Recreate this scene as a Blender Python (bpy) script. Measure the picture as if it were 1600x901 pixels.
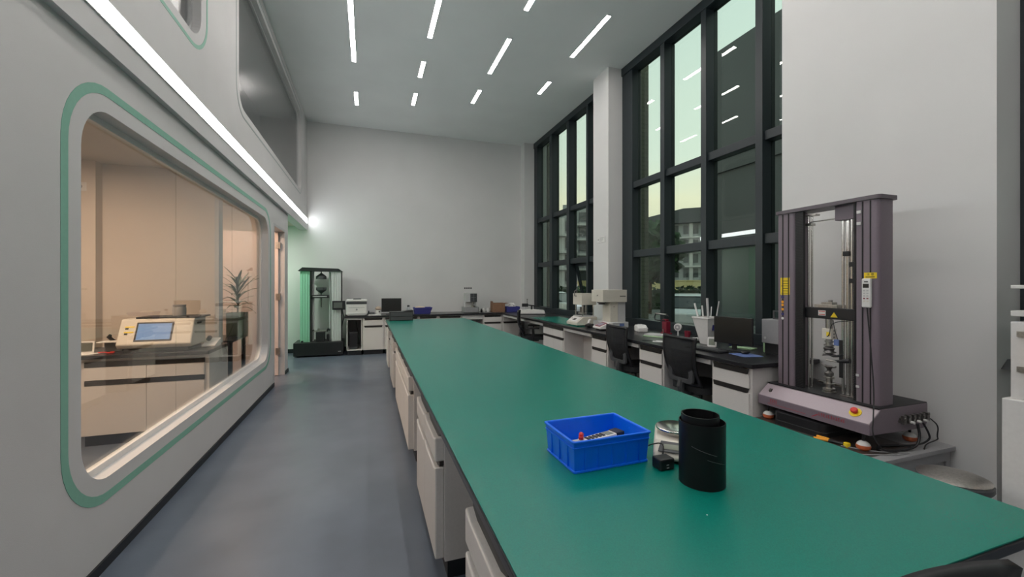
import bpy, bmesh, math, random
from math import sin, cos, pi, radians
from mathutils import Vector, Matrix

for o in list(bpy.data.objects):
    bpy.data.objects.remove(o)
scene = bpy.context.scene
COL = scene.collection
random.seed(7)

# ------------------------------------------------------------------ camera
F_PX = 650.0
YAW = math.atan2(225, 650)
cam_d = bpy.data.cameras.new('camera')
cam = bpy.data.objects.new('camera', cam_d)
COL.objects.link(cam)
cam_d.sensor_width = 36
cam_d.sensor_fit = 'HORIZONTAL'
cam_d.lens = 36 * F_PX / 1600
cam_d.shift_y = -5.5 / 1600
cam_d.clip_start = 0.05
cam_d.clip_end = 500
cam.location = (0, 0, 1.5)
cam.rotation_euler = (radians(90), 0, -YAW)
scene.camera = cam

# ------------------------------------------------------------------ exposure, world
scene.view_settings.view_transform = 'Standard'
scene.view_settings.look = 'None'
scene.view_settings.gamma = 1
scene.view_settings.use_curve_mapping = False
scene.view_settings.exposure = 0.36
K_CEIL = 34.0        # emission of the ceiling tubes
K_STRIP = 13.0      # emission of the long strip on the left wall
K_OFFICE = 46.0     # watts of each office downlight
K_SKY = 1.3

world = bpy.data.worlds.new('world')
scene.world = world
world.use_nodes = True
nt = world.node_tree
nt.nodes.clear()
wo = nt.nodes.new('ShaderNodeOutputWorld')
bg = nt.nodes.new('ShaderNodeBackground')
tc = nt.nodes.new('ShaderNodeTexCoord')
sep = nt.nodes.new('ShaderNodeSeparateXYZ')
rmp = nt.nodes.new('ShaderNodeValToRGB')
nz = nt.nodes.new('ShaderNodeTexNoise')
nz.inputs['Scale'].default_value = 3.5
nz.inputs['Detail'].default_value = 4
mpx = nt.nodes.new('ShaderNodeMapping')
mpx.inputs['Scale'].default_value = (1, 1, 4)
mix = nt.nodes.new('ShaderNodeMath'); mix.operation = 'MULTIPLY_ADD'
mix.inputs[1].default_value = 0.10
nt.links.new(tc.outputs['Generated'], sep.inputs[0])
nt.links.new(tc.outputs['Generated'], mpx.inputs[0])
nt.links.new(mpx.outputs[0], nz.inputs['Vector'])
nt.links.new(nz.outputs['Fac'], mix.inputs[0])
nt.links.new(sep.outputs['Z'], mix.inputs[2])
nt.links.new(mix.outputs[0], rmp.inputs[0])
cr = rmp.color_ramp
cr.elements[0].position = 0.02; cr.elements[0].color = (0.55, 0.50, 0.42, 1)
cr.elements[1].position = 0.24; cr.elements[1].color = (1.0, 0.93, 0.72, 1)
e = cr.elements.new(0.34); e.color = (0.86, 0.92, 0.84, 1)
e = cr.elements.new(0.6); e.color = (0.74, 0.86, 0.84, 1)
e = cr.elements.new(1.0); e.color = (0.6, 0.72, 0.74, 1)
nt.links.new(rmp.outputs[0], bg.inputs[0])
bg.inputs[1].default_value = K_SKY
nt.links.new(bg.outputs[0], wo.inputs[0])

# ------------------------------------------------------------------ materials
MATS = {}
def mat(name, col, rough=0.5, metal=0.0, spec=0.5, noise=None, bump=None, emit=None, alpha=None):
    """noise = (scale, amount) mottles the base colour, bump = (scale, strength)"""
    m = bpy.data.materials.new(name); m.use_nodes = True
    t = m.node_tree; b = t.nodes['Principled BSDF']
    b.inputs['Base Color'].default_value = (*col, 1)
    b.inputs['Roughness'].default_value = rough
    b.inputs['Metallic'].default_value = metal
    b.inputs['Specular IOR Level'].default_value = spec
    tcn = t.nodes.new('ShaderNodeTexCoord')
    if noise is None: noise = (40, 0.03)
    n = t.nodes.new('ShaderNodeTexNoise'); n.inputs['Scale'].default_value = noise[0]
    n.inputs['Detail'].default_value = 5
    t.links.new(tcn.outputs['Object'], n.inputs['Vector'])
    r = t.nodes.new('ShaderNodeValToRGB')
    a = noise[1]
    r.color_ramp.elements[0].position = 0.3; r.color_ramp.elements[1].position = 0.7
    r.color_ramp.elements[0].color = (*[max(0, c * (1 - a)) for c in col], 1)
    r.color_ramp.elements[1].color = (*[min(1, c * (1 + a)) for c in col], 1)
    t.links.new(n.outputs['Fac'], r.inputs[0])
    t.links.new(r.outputs[0], b.inputs['Base Color'])
    if bump:
        n2 = t.nodes.new('ShaderNodeTexNoise'); n2.inputs['Scale'].default_value = bump[0]
        t.links.new(tcn.outputs['Object'], n2.inputs['Vector'])
        bp = t.nodes.new('ShaderNodeBump'); bp.inputs['Strength'].default_value = bump[1]
        bp.inputs['Distance'].default_value = 0.01
        t.links.new(n2.outputs['Fac'], bp.inputs['Height'])
        t.links.new(bp.outputs[0], b.inputs['Normal'])
    if emit:
        b.inputs['Emission Color'].default_value = (*emit[0], 1)
        b.inputs['Emission Strength'].default_value = emit[1]
    MATS[name] = m
    return m

def glass_mat(name, tint, rough=0.0, refl=1.0, ior=1.5):
    m = bpy.data.materials.new(name); m.use_nodes = True
    t = m.node_tree; t.nodes.clear()
    o = t.nodes.new('ShaderNodeOutputMaterial')
    tr = t.nodes.new('ShaderNodeBsdfTransparent'); tr.inputs[0].default_value = (*tint, 1)
    gl = t.nodes.new('ShaderNodeBsdfGlossy'); gl.inputs['Roughness'].default_value = rough
    fr = t.nodes.new('ShaderNodeFresnel')
    # a pane is a thin slab: both of its faces reflect like the outer one
    ge = t.nodes.new('ShaderNodeNewGeometry'); mr = t.nodes.new('ShaderNodeMapRange')
    mr.inputs['To Min'].default_value = ior; mr.inputs['To Max'].default_value = 1 / ior
    t.links.new(ge.outputs['Backfacing'], mr.inputs['Value']); t.links.new(mr.outputs[0], fr.inputs['IOR'])
    mu = t.nodes.new('ShaderNodeMath'); mu.operation = 'MULTIPLY'; mu.inputs[1].default_value = refl
    mu.use_clamp = True
    mx = t.nodes.new('ShaderNodeMixShader')
    t.links.new(fr.outputs[0], mu.inputs[0]); t.links.new(mu.outputs[0], mx.inputs[0])
    t.links.new(tr.outputs[0], mx.inputs[1]); t.links.new(gl.outputs[0], mx.inputs[2])
    t.links.new(mx.outputs[0], o.inputs[0])
    MATS[name] = m
    return m

def brick_mat(name, c1, c2, mort, scale, bw=0.5, rh=0.25):
    m = mat(name, c1, 0.8)
    t = m.node_tree; b = t.nodes['Principled BSDF']
    tcn = t.nodes.new('ShaderNodeTexCoord'); mp = t.nodes.new('ShaderNodeMapping')
    mp.inputs['Rotation'].default_value = (radians(90), 0, 0)
    br = t.nodes.new('ShaderNodeTexBrick')
    br.inputs['Color1'].default_value = (*c1, 1); br.inputs['Color2'].default_value = (*c2, 1)
    br.inputs['Mortar'].default_value = (*mort, 1); br.inputs['Scale'].default_value = scale
    br.inputs['Brick Width'].default_value = bw; br.inputs['Row Height'].default_value = rh
    br.inputs['Mortar Size'].default_value = 0.012
    t.links.new(tcn.outputs['Object'], mp.inputs[0]); t.links.new(mp.outputs[0], br.inputs[0])
    t.links.new(br.outputs[0], b.inputs['Base Color'])
    return m

mat('wall', (0.66, 0.655, 0.645), 0.75, noise=(1.5, 0.025), bump=(220, 0.08))
mat('left_wall', (0.61, 0.60, 0.595), 0.55, noise=(2, 0.03), bump=(300, 0.12))
mat('ceiling', (0.84, 0.85, 0.84), 0.9, noise=(1.2, 0.03))
mat('office_wall', (0.62, 0.55, 0.48), 0.8, noise=(2, 0.03))
mat('void', (0.75, 0.75, 0.75), 0.9)
mat('green_line', (0.22, 0.47, 0.36), 0.5)
mat('grey_line', (0.33, 0.38, 0.37), 0.5)
mat('baseboard', (0.012, 0.014, 0.018), 0.5)
mat('white_lam', (0.66, 0.635, 0.61), 0.45, noise=(90, 0.03))
mat('apron', (0.62, 0.61, 0.60), 0.5)
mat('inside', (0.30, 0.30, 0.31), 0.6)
mat('black', (0.012, 0.012, 0.014), 0.45)
mat('black_gloss', (0.008, 0.008, 0.01), 0.16)
mat('handle_black', (0.022, 0.019, 0.018), 0.4)
mat('worktop', (0.014, 0.014, 0.017), 0.28, noise=(60, 0.2))
mat('frame', (0.018, 0.026, 0.030), 0.42)
mat('rubber_black', (0.006, 0.006, 0.007), 0.42, 0, 0.3)
mat('pad_brown', (0.045, 0.036, 0.032), 0.3)
mat('mesh_black', (0.012, 0.014, 0.017), 0.7, noise=(300, 0.6), bump=(700, 0.6))
mat('dark_grey', (0.055, 0.058, 0.062), 0.5)
mat('grey', (0.30, 0.30, 0.31), 0.5)
mat('light_grey', (0.50, 0.50, 0.50), 0.5)
mat('chrome', (0.72, 0.70, 0.67), 0.18, 1.0)
mat('steel', (0.48, 0.46, 0.43), 0.35, 1.0, noise=(80, 0.15))
mat('steel_dark', (0.22, 0.21, 0.20), 0.4, 0.9, noise=(60, 0.3))
mat('beige', (0.62, 0.59, 0.51), 0.45)
mat('cream', (0.66, 0.62, 0.54), 0.45)
mat('plastic_white', (0.72, 0.71, 0.69), 0.4)
mat('purple', (0.20, 0.16, 0.19), 0.45, noise=(250, 0.06))
mat('purple_light', (0.42, 0.355, 0.39), 0.42, noise=(250, 0.05))
mat('purple_dark', (0.13, 0.11, 0.125), 0.45)
mat('groove', (0.01, 0.009, 0.01), 0.6)
mat('red', (0.62, 0.03, 0.02), 0.35)
mat('red_mark', (0.36, 0.045, 0.06), 0.5)
mat('dark_red', (0.20, 0.012, 0.03), 0.4)
mat('yellow', (0.85, 0.62, 0.02), 0.5)
mat('orange', (0.85, 0.36, 0.02), 0.4)
mat('orange_red', (0.55, 0.13, 0.05), 0.35)
mat('blue_bin', (0.0, 0.145, 0.85), 0.33, noise=(20, 0.04))
mat('navy', (0.025, 0.025, 0.16), 0.5)
mat('blue_tray', (0.05, 0.055, 0.26), 0.5)
mat('blue_pad', (0.12, 0.18, 0.40), 0.6)
mat('cardboard', (0.27, 0.15, 0.09), 0.8, noise=(30, 0.1))
mat('tan_cloth', (0.55, 0.44, 0.35), 0.9)
mat('paper', (0.74, 0.74, 0.72), 0.7)
mat('pale_green', (0.42, 0.62, 0.36), 0.5)
mat('column_lit_green', (0.30, 0.62, 0.44), 0.35)  # left column tinted green for the passage light it reflects
mat('column_white', (0.62, 0.63, 0.62), 0.35)
mat('leaf', (0.035, 0.09, 0.035), 0.5, noise=(12, 0.4))
mat('hedge', (0.02, 0.045, 0.02), 0.8, noise=(5, 0.6))
mat('tree', (0.03, 0.07, 0.025), 0.8, noise=(4, 0.5))
mat('bark', (0.10, 0.07, 0.05), 0.9)
mat('planter', (0.10, 0.14, 0.12), 0.35)
mat('screen_dark', (0.018, 0.018, 0.017), 0.3)
mat('screen_grey', (0.12, 0.13, 0.12), 0.3)
mat('lcd', (0.20, 0.22, 0.17), 0.3)
mat('screen_blue', (0.05, 0.08, 0.14), 0.3, emit=((0.18, 0.30, 0.50), 0.75))
mat('screen_glow', (0.1, 0.1, 0.12), 0.3, emit=((0.22, 0.20, 0.24), 0.5))
mat('ground', (0.16, 0.16, 0.155), 0.9, noise=(2, 0.1))
mat('apartment', (0.30, 0.32, 0.33), 0.8)
mat('apt_window', (0.05, 0.06, 0.07), 0.3)
mat('yellow_wall', (0.62, 0.53, 0.27), 0.8)
mat('dark_facade', (0.05, 0.058, 0.068), 0.5, noise=(0.4, 0.15))
mat('car_paint', (0.55, 0.56, 0.58), 0.25, 0.3)
mat('car_glass', (0.02, 0.025, 0.03), 0.1)
mat('door_leaf', (0.66, 0.56, 0.52), 0.5)
mat('clear_plastic', (0.55, 0.60, 0.62), 0.15)
brick_mat('brick', (0.16, 0.165, 0.12), (0.14, 0.145, 0.11), (0.07, 0.07, 0.06), 3.0, 0.6, 0.22)
mat('lamp_ceiling', (0.9, 0.9, 0.9), 0.5, emit=((1.0, 0.945, 0.905), K_CEIL))
mat('lamp_strip', (0.9, 0.9, 0.9), 0.5, emit=((0.95, 0.98, 1.0), K_STRIP))
mat('lamp_warm', (0.9, 0.9, 0.9), 0.5, emit=((1.0, 0.72, 0.48), 14))
mat('passage_bounce_green', (0.36, 0.74, 0.45), 0.5)  # green put on the unseen passage walls to colour the light
glass_mat('window_glass', (0.71, 0.765, 0.72), 0.0, 1.0)
glass_mat('upper_glass', (0.85, 0.86, 0.86), 0.22, 1.0)
glass_mat('office_glass', (0.90, 0.92, 0.91), 0.0, 1.0)
glass_mat('clear', (0.9, 0.93, 0.93), 0.0, 1.0)

# woven chair mesh: a fine open weave that lets a little of what is behind through
m = MATS['mesh_black']; m = m.copy(); m.name = 'open_weave'; MATS['open_weave'] = m
t = m.node_tree; pb = t.nodes['Principled BSDF']; pb.inputs['Alpha'].default_value = 0.80
# floor: blue grey vinyl, cloudy
m = mat('floor', (0.118, 0.142, 0.182), 0.38, noise=(2.2, 0.13), bump=(160, 0.05))
t = m.node_tree; b = t.nodes['Principled BSDF']
n = t.nodes.new('ShaderNodeTexNoise'); n.inputs['Scale'].default_value = 5; n.inputs['Detail'].default_value = 8
r = t.nodes.new('ShaderNodeMapRange'); r.inputs[3].default_value = 0.28; r.inputs[4].default_value = 0.34
tcn = t.nodes.new('ShaderNodeTexCoord'); t.links.new(tcn.outputs['Object'], n.inputs['Vector'])
t.links.new(n.outputs['Fac'], r.inputs[0]); t.links.new(r.outputs[0], b.inputs['Roughness'])
m = mat('green_mat', (0.002, 0.185, 0.14), 0.24, 0, 0.5, noise=(350, 0.10), bump=(900, 0.12))

# ------------------------------------------------------------------ mesh helpers
class MB:
    def __init__(s):
        s.bm = bmesh.new()
    off = Vector((0, 0, 0))     # lets a thing be drawn in room coordinates while its origin sits at its base
    def _add(s, verts, faces, mtx=None):
        vs = [s.bm.verts.new((mtx @ Vector(v) if mtx else Vector(v)) - MB.off) for v in verts]
        for f in faces:
            try: s.bm.faces.new([vs[i] for i in f])
            except ValueError: pass
        return vs
    def box(s, x0, x1, y0, y1, z0, z1, mtx=None):
        v = [(x, y, z) for x in (x0, x1) for y in (y0, y1) for z in (z0, z1)]
        f = [(0, 1, 3, 2), (4, 6, 7, 5), (0, 4, 5, 1), (2, 3, 7, 6), (0, 2, 6, 4), (1, 5, 7, 3)]
        s._add(v, f, mtx); return s
    def cyl(s, p0, p1, r0, r1=None, seg=20):
        if r1 is None: r1 = r0
        p0 = Vector(p0); p1 = Vector(p1); d = (p1 - p0).normalized()
        a = d.orthogonal().normalized(); b = d.cross(a)
        v = []
        for p, r in ((p0, r0), (p1, r1)):
            for i in range(seg):
                t = 2 * pi * i / seg
                v.append(p + a * cos(t) * r + b * sin(t) * r)
        f = [(i, (i + 1) % seg, seg + (i + 1) % seg, seg + i) for i in range(seg)]
        f += [tuple(range(seg))[::-1], tuple(range(seg, 2 * seg))]
        s._add(v, f); return s
    def lathe(s, prof, c=(0, 0, 0), seg=28, sx=1, sy=1):
        v = []; n = len(prof)
        for r, z in prof:
            for i in range(seg):
                t = 2 * pi * i / seg
                v.append((c[0] + cos(t) * r * sx, c[1] + sin(t) * r * sy, c[2] + z))
        f = []
        for k in range(n - 1):
            for i in range(seg):
                j = (i + 1) % seg
                f.append((k * seg + i, k * seg + j, (k + 1) * seg + j, (k + 1) * seg + i))
        f += [tuple(range(seg))[::-1], tuple(range((n - 1) * seg, n * seg))]
        s._add(v, f); return s
    def tube(s, pts, r, seg=8, smooth=0, cap=True):
        pts = [Vector(p) for p in pts]
        r_in = r
        for _ in range(smooth):
            q = [pts[0]]
            for i in range(len(pts) - 1):
                q += [pts[i] * .75 + pts[i + 1] * .25, pts[i] * .25 + pts[i + 1] * .75]
            q.append(pts[-1]); pts = q
        v = []; n = len(pts)
        if isinstance(r_in, (list, tuple)):
            m_ = len(r_in) - 1; r = []
            for i in range(n):
                t = i / (n - 1) * m_; k0 = min(int(t), m_ - 1)
                r.append(r_in[k0] + (r_in[k0 + 1] - r_in[k0]) * (t - k0))
        up = None
        for i, p in enumerate(pts):
            d = (pts[min(i + 1, n - 1)] - pts[max(i - 1, 0)]).normalized()
            if up is None: up = d.orthogonal().normalized()
            a = (up - d * up.dot(d))
            a = a.normalized() if a.length > 1e-6 else d.orthogonal().normalized()
            up = a; b = d.cross(a)
            rr = r[i] if isinstance(r, (list, tuple)) else r
            for k in range(seg):
                t = 2 * pi * k / seg
                v.append(p + a * cos(t) * rr + b * sin(t) * rr)
        f = []
        for i in range(n - 1):
            for k in range(seg):
                j = (k + 1) % seg
                f.append((i * seg + k, i * seg + j, (i + 1) * seg + j, (i + 1) * seg + k))
        if cap: f += [tuple(range(seg))[::-1], tuple(range((n - 1) * seg, n * seg))]
        s._add(v, f); return s
    def plate(s, loops, a, b, plane='YZ', mtx=None):
        """polygon with holes in a plane, between two depths a and b"""
        def P(u, v, w):
            q = {'YZ': (w, u, v), 'XZ': (u, w, v), 'XY': (u, v, w)}[plane]
            return mtx @ Vector(q) if mtx else Vector(q)
        tb = bmesh.new(); es = []
        for lp in loops:
            vs = [tb.verts.new((u, v, 0)) for u, v in lp]
            es += [tb.edges.new((vs[i], vs[(i + 1) % len(vs)])) for i in range(len(vs))]
        bmesh.ops.triangle_fill(tb, use_beauty=True, edges=es)
        tb.verts.index_update()
        co = [(v.co.x, v.co.y) for v in tb.verts]
        tris = [[v.index for v in f.verts] for f in tb.faces]
        nv = len(co)
        v = [P(u, w, a) for u, w in co] + [P(u, w, b) for u, w in co]
        f = [tuple(t) for t in tris] + [tuple(i + nv for i in t[::-1]) for t in tris]
        k = 0
        for lp in loops:
            L = len(lp)
            for i in range(L):
                j = (i + 1) % L
                f.append((k + i, k + j, nv + k + j, nv + k + i))
            k += L
        tb.free()
        s._add(v, f); return s
    def blob(s, c, rx, ry, rz, sub=2, jit=0.0, seed=0):
        rnd = random.Random(seed)
        g = bmesh.ops.create_icosphere(s.bm, subdivisions=sub, radius=1)
        for v in g['verts']:
            k = 1 + rnd.uniform(-jit, jit)
            v.co = Vector((c[0] + v.co.x * rx * k, c[1] + v.co.y * ry * k, c[2] + v.co.z * rz * k))
        return s
    def build(s, name, m, parent=None, bevel=0.0, smooth=False, solid=0.0, subsurf=0, seg=2):
        bmesh.ops.recalc_face_normals(s.bm, faces=s.bm.faces)
        me = bpy.data.meshes.new(name); s.bm.to_mesh(me); s.bm.free()
        me.materials.append(MATS[m] if isinstance(m, str) else m)
        o = bpy.data.objects.new(name, me); COL.objects.link(o)
        if parent: o.parent = parent
        if smooth:
            for p in me.polygons: p.use_smooth = True
            try: me.set_sharp_from_angle(angle=radians(35))
            except Exception: pass
        if solid:
            md = o.modifiers.new('solid', 'SOLIDIFY'); md.thickness = solid
        if subsurf:
            md = o.modifiers.new('sub', 'SUBSURF'); md.levels = subsurf; md.render_levels = subsurf
        if bevel:
            md = o.modifiers.new('bevel', 'BEVEL'); md.width = bevel; md.segments = seg
            md.limit_method = 'ANGLE'
        return o

def thing(name, label, cat, loc=(0, 0, 0), rz=0, group=None):
    o = bpy.data.objects.new(name, None); COL.objects.link(o)
    o.empty_display_size = 0.05
    o.location = loc; o.rotation_euler = (0, 0, rz)
    o['label'] = label; o['category'] = cat
    if group: o['group'] = group
    return o
def tag(o, label, cat, group=None, kind=None):
    o['label'] = label; o['category'] = cat
    if group: o['group'] = group
    if kind: o['kind'] = kind
    return o
def st(o):
    o['kind'] = 'structure'; return o
def bx(name, m, parent, x0, x1, y0, y1, z0, z1, bevel=0.0):
    return MB().box(x0, x1, y0, y1, z0, z1).build(name, m, parent, bevel)
def at(o, loc, rz=0):
    o.location = loc; o.rotation_euler = (0, 0, rz); return o
def copy_tree(o, parent=None):
    c = o.copy(); COL.objects.link(c)
    if parent: c.parent = parent
    for ch in list(o.children): copy_tree(ch, c)
    return c
def rrect(u0, u1, v0, v1, r, n=10):
    out = []
    rs = r if isinstance(r, (tuple, list)) else (r,) * 4
    for (cu, cv, a0), rr in zip(((u1, v1, 0), (u0, v1, 90), (u0, v0, 180), (u1, v0, 270)), rs):
        cx = cu - rr if cu == u1 else cu + rr
        cy = cv - rr if cv == v1 else cv + rr
        for i in range(n + 1):
            t = radians(a0 + 90 * i / n)
            out.append((cx + rr * cos(t), cy + rr * sin(t)))
    return out
def rect(u0, u1, v0, v1):
    return [(u0, v0), (u1, v0), (u1, v1), (u0, v1)]
def text(body, size, m, parent, loc, rot, name='lettering', depth=0.0004):
    c = bpy.data.curves.new(name, 'FONT'); c.body = body; c.size = size; c.extrude = depth
    c.align_x = 'CENTER'; c.align_y = 'CENTER'
    tmp = bpy.data.objects.new('tmp', c); COL.objects.link(tmp)
    dg = bpy.context.evaluated_depsgraph_get()
    me = bpy.data.meshes.new_from_object(tmp.evaluated_get(dg))
    bpy.data.objects.remove(tmp)
    me.materials.clear(); me.materials.append(MATS[m])
    o = bpy.data.objects.new(name, me); COL.objects.link(o)
    o.parent = parent; o.location = loc; o.rotation_euler = rot
    return o

# ================================================================== THE SETTING
WX = 4.15          # inner plane of the glazing on the right
HC = 5.15          # ceiling height
BY = 10.25         # back wall
UX = -1.28         # face of the upper left wall
LX = -1.32         # face of the lower left wall

st(MB().box(-4.8, 4.4, -3.0, BY + .15, -0.12, 0).build('floor', 'floor'))
st(MB().box(-1.5, 4.4, -3.0, BY + .15, HC, HC + .15).build('ceiling', 'ceiling'))
st(MB().box(-4.8, 4.4, BY, BY + .15, 0, HC).build('wall_back', 'wall'))
st(MB().box(-4.8, 4.4, -3.15, -3.0, 0, HC).build('wall_front', 'wall'))

# left wall, lower part: rounded window, tall door opening
W1 = (2.60, 6.62, 0.47, 2.42)
outer = [(-3, 0), (6.98, 0), (6.98, 2.42), (7.86, 2.42), (7.86, 0), (8.12, 0), (8.12, 2.72), (-3, 2.72)]
st(MB().plate([outer, rrect(*W1, 0.24)], LX, LX - .14, 'YZ').build('wall_left', 'left_wall'))
g = W1
o = MB().plate([rrect(g[0] - .145, g[1] + .165, g[2] - .12, g[3] + .13, .36), rrect(g[0] - .095, g[1] + .115, g[2] - .075, g[3] + .085, .32)],
               LX + .0006, LX + .002, 'YZ').build('trim_1', 'green_line'); st(o)
# office glazing: frame in the reveal, three panes
wf = st(MB().plate([rrect(g[0] - .01, g[1] + .01, g[2] - .01, g[3] + .01, .24), rrect(g[0] + .035, g[1] - .035, g[2] + .035, g[3] - .035, .21)],
                   LX - .115, LX - .08, 'YZ').build('window_1', 'plastic_white'))
ys = [g[0] + .02, 3.93, 5.35, g[1] - .02]
for i in range(3):
    a, b_ = ys[i] + (.002 if i else 0), ys[i + 1] - (.002 if i < 2 else 0)
    rr = [0.001] * 4
    if i == 0: rr = [.001, .2, .2, .001]
    if i == 2: rr = [.2, .001, .001, .2]
    # rrect corner order: (u1,v1) (u0,v1) (u0,v0) (u1,v0)
    MB().plate([rrect(a, b_, g[2] + .02, g[3] - .02, rr)], LX - .101, LX - .095, 'YZ').build('pane', 'office_glass', wf)

# left wall, upper part (bulkhead over the office) with rounded clerestory windows
UA = (5.06, 9.40, 3.40, 4.95)
UB = (0.9, 4.02, 3.45, 4.95)
UC = (-2.6, 0.0, 3.45, 4.95)
st(MB().plate([rect(-3, BY, 2.72, HC), rrect(*UA, .22), rrect(*UB, .22), rrect(*UC, .22)], UX, UX - .16, 'YZ').build('wall_left_upper', 'left_wall'))
for k, q in ((2, UA), (3, UB), (4, UC)):
    o = st(MB().plate([rrect(*q, .22), rrect(q[0] + .03, q[1] - .03, q[2] + .03, q[3] - .03, .19)], UX - .10, UX - .06, 'YZ').build('window_%d' % k, 'light_grey'))
    MB().plate([rrect(q[0] + .02, q[1] - .02, q[2] + .02, q[3] - .02, .19)], UX - .085, UX - .079, 'YZ').build('pane', 'upper_glass', o)
q = UB
st(MB().plate([rrect(q[0] - .14, q[1] + .14, q[2] - .10, q[3] + .10, .34), rrect(q[0] - .11, q[1] + .11, q[2] - .07, q[3] + .07, .31)], UX + .0006, UX + .002, 'YZ').build('trim_2', 'green_line'))
q = UA
st(MB().plate([rrect(q[0] - .10, q[1] + .06, q[2] - .09, q[3] + .09, .30), rrect(q[0] - .075, q[1] + .045, q[2] - .07, q[3] + .07, .28)], UX + .0006, UX + .002, 'YZ').build('trim_3', 'grey_line'))
# slab over the office, dim loft behind the clerestory
st(MB().box(-4.8, UX - .16, -3, BY, 2.80, 2.95).build('ceiling_office', 'office_wall'))
st(MB().box(-4.8, -4.65, -3, BY, 0, HC).build('wall_office_left', 'office_wall'))
st(MB().box(-2.3, -2.2, -3, BY, 2.95, HC).build('wall_loft', 'void'))
st(MB().box(-2.3, UX - .16, -3, BY, HC, HC + .1).build('ceiling_loft', 'void'))
# office partitions
st(MB().box(-4.65, -1.66, 5.65, 5.73, 0, 2.80).build('wall_office_back', 'office_wall'))
st(MB().box(-4.65, -2.69, 5.53, 5.65, 0, 2.80).build('trim_4', 'office_wall'))
st(MB().box(-1.66, -1.62, 5.62, 5.76, 0, 2.80).build('trim_5', 'light_grey'))
st(MB().box(-4.65, LX - .14, 8.02, 8.12, 0, 2.80).build('wall_passage', 'office_wall'))
st(MB().box(-4.65, LX - .14, -.9, -.8, 0, 2.80).build('wall_office_front', 'office_wall'))
# baseboards
st(MB().box(LX, LX + .012, -3, 6.98, 0, .055).build('baseboard_left', 'baseboard'))
st(MB().box(LX, LX + .012, 7.86, 8.12, 0, .055).build('baseboard_left_far', 'baseboard'))
st(MB().box(-4.6, -.45, BY - .012, BY, 0, .09).build('baseboard_back', 'baseboard'))
st(MB().box(LX - .14, LX + .012, 8.12, 8.132, 0, .055).build('baseboard_passage', 'baseboard'))
# door frame and the leaf standing open into the office
st(MB().plate([[(6.98, 0), (7.02, 0), (7.02, 2.38), (7.82, 2.38), (7.82, 0), (7.86, 0), (7.86, 2.42), (6.98, 2.42)]], LX + .004, LX - .145, 'YZ').build('trim_6', 'light_grey'))
dr = st(MB().box(LX - .90, LX - .085, 7.765, 7.808, .008, 2.37).build('door_1', 'door_leaf'))
for z in (.35, 1.25, 2.1):
    MB().box(LX - .12, LX - .055, 7.755, 7.80, z, z + .11).cyl((LX - .078, 7.762, z), (LX - .078, 7.762, z + .11), .009).build('hinge', 'steel', dr)
hb = MB().box(LX - .86, LX - .82, 7.755, 7.765, .95, 1.12).tube([(LX - .84, 7.755, 1.05), (LX - .84, 7.71, 1.05), (LX - .72, 7.71, 1.05)], .009)
hb.build('door_handle', 'steel', dr)

# right side: pillars between the tall windows
st(MB().box(3.80, 4.45, 6.05, 6.54, 0, HC).build('wall_right_middle', 'wall'))
st(MB().box(3.80, 4.45, 1.50, 2.96, 0, HC).build('wall_right_near', 'wall'))
st(MB().box(3.80, 4.45, 10.0, BY, 0, HC).build('wall_right_far', 'wall'))
st(MB().box(4.10, 4.40, 6.54, 10.0, 0, .80).build('wall_right_sill_far', 'wall'))
st(MB().box(4.10, 4.40, 2.96, 6.05, 0, .80).build('wall_right_sill', 'wall'))
st(MB().box(3.95, 4.10, 6.54, 10.0, 0, .80).build('trim_7', 'wall'))
st(MB().box(3.95, 4.10, 2.96, 6.05, 0, .80).build('trim_8', 'wall'))

def tall_window(idx, y0, y1, mulls, sash=None):
    """dark aluminium curtain glazing: rails, mullions, panes"""
    root = st(MB().box(4.05, 4.24, y0, y1, .80, .96).box(4.05, 4.24, y0, y1, 5.02, HC)
              .box(4.07, 4.24, y0, y0 + mulls[0], .96, 5.02).box(4.07, 4.24, y1 - mulls[1], y1, .96, 5.02).build('window_%d' % idx, 'frame', None, .004))
    ms = mulls[2]
    for a, b_ in ms:
        MB().box(4.06, 4.25, a, b_, .96, 5.02).build('mullion', 'frame', root, .004)
    eds = [y0 + mulls[0]] + [v for m_ in ms for v in m_] + [y1 - mulls[1]]
    zs = [.96, 1.95, 2.06, 3.08, 3.18, 5.02]
    for i in range(0, len(eds), 2):
        a, b_ = eds[i], eds[i + 1]
        MB().box(4.09, 4.24, a, b_, 1.95, 2.06).build('transom', 'frame', root, .004)
        MB().box(4.09, 4.24, a, b_, 3.08, 3.18).build('transom', 'frame', root, .004)
        for j in range(0, 6, 2):
            if sash == (i // 2, j // 2):
                s = MB().plate([rect(a, b_, zs[j] - 1.95, 0), rect(a + .06, b_ - .06, zs[j] - 1.90, -.05)], -.02, .03, 'YZ').build('sash', 'frame', root)
                s.location = (4.22, 0, 1.95); s.rotation_euler = (0, radians(-13), 0)
                p = MB().box(0, .006, a + .05, b_ - .05, zs[j] - 1.91, -.04).build('pane', 'window_glass', s)
                MB().box(-.05, -.02, a + .01, a + .03, -.55, -.43).build('latch', 'light_grey', s)
            else:
                MB().box(4.19, 4.196, a, b_, zs[j], zs[j + 1]).build('pane', 'window_glass', root)
    return root
tall_window(5, 6.54, 10.0, (.08, .20, [(7.20, 7.27), (8.01, 8.12), (8.88, 9.02)]), sash=(1, 0))
tall_window(6, 2.96, 6.05, (.08, .28, [(3.39, 3.48), (4.19, 4.28), (4.98, 5.07)]))
tall_window(7, -3.0, 1.50, (.08, .10, [(-2.2, -2.1), (-1.3, -1.2), (-.4, -.3), (.5, .6)]))
st(MB().box(4.10, 4.40, -3.0, 1.50, 0, .80).build('wall_right_sill_near', 'wall'))

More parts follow.
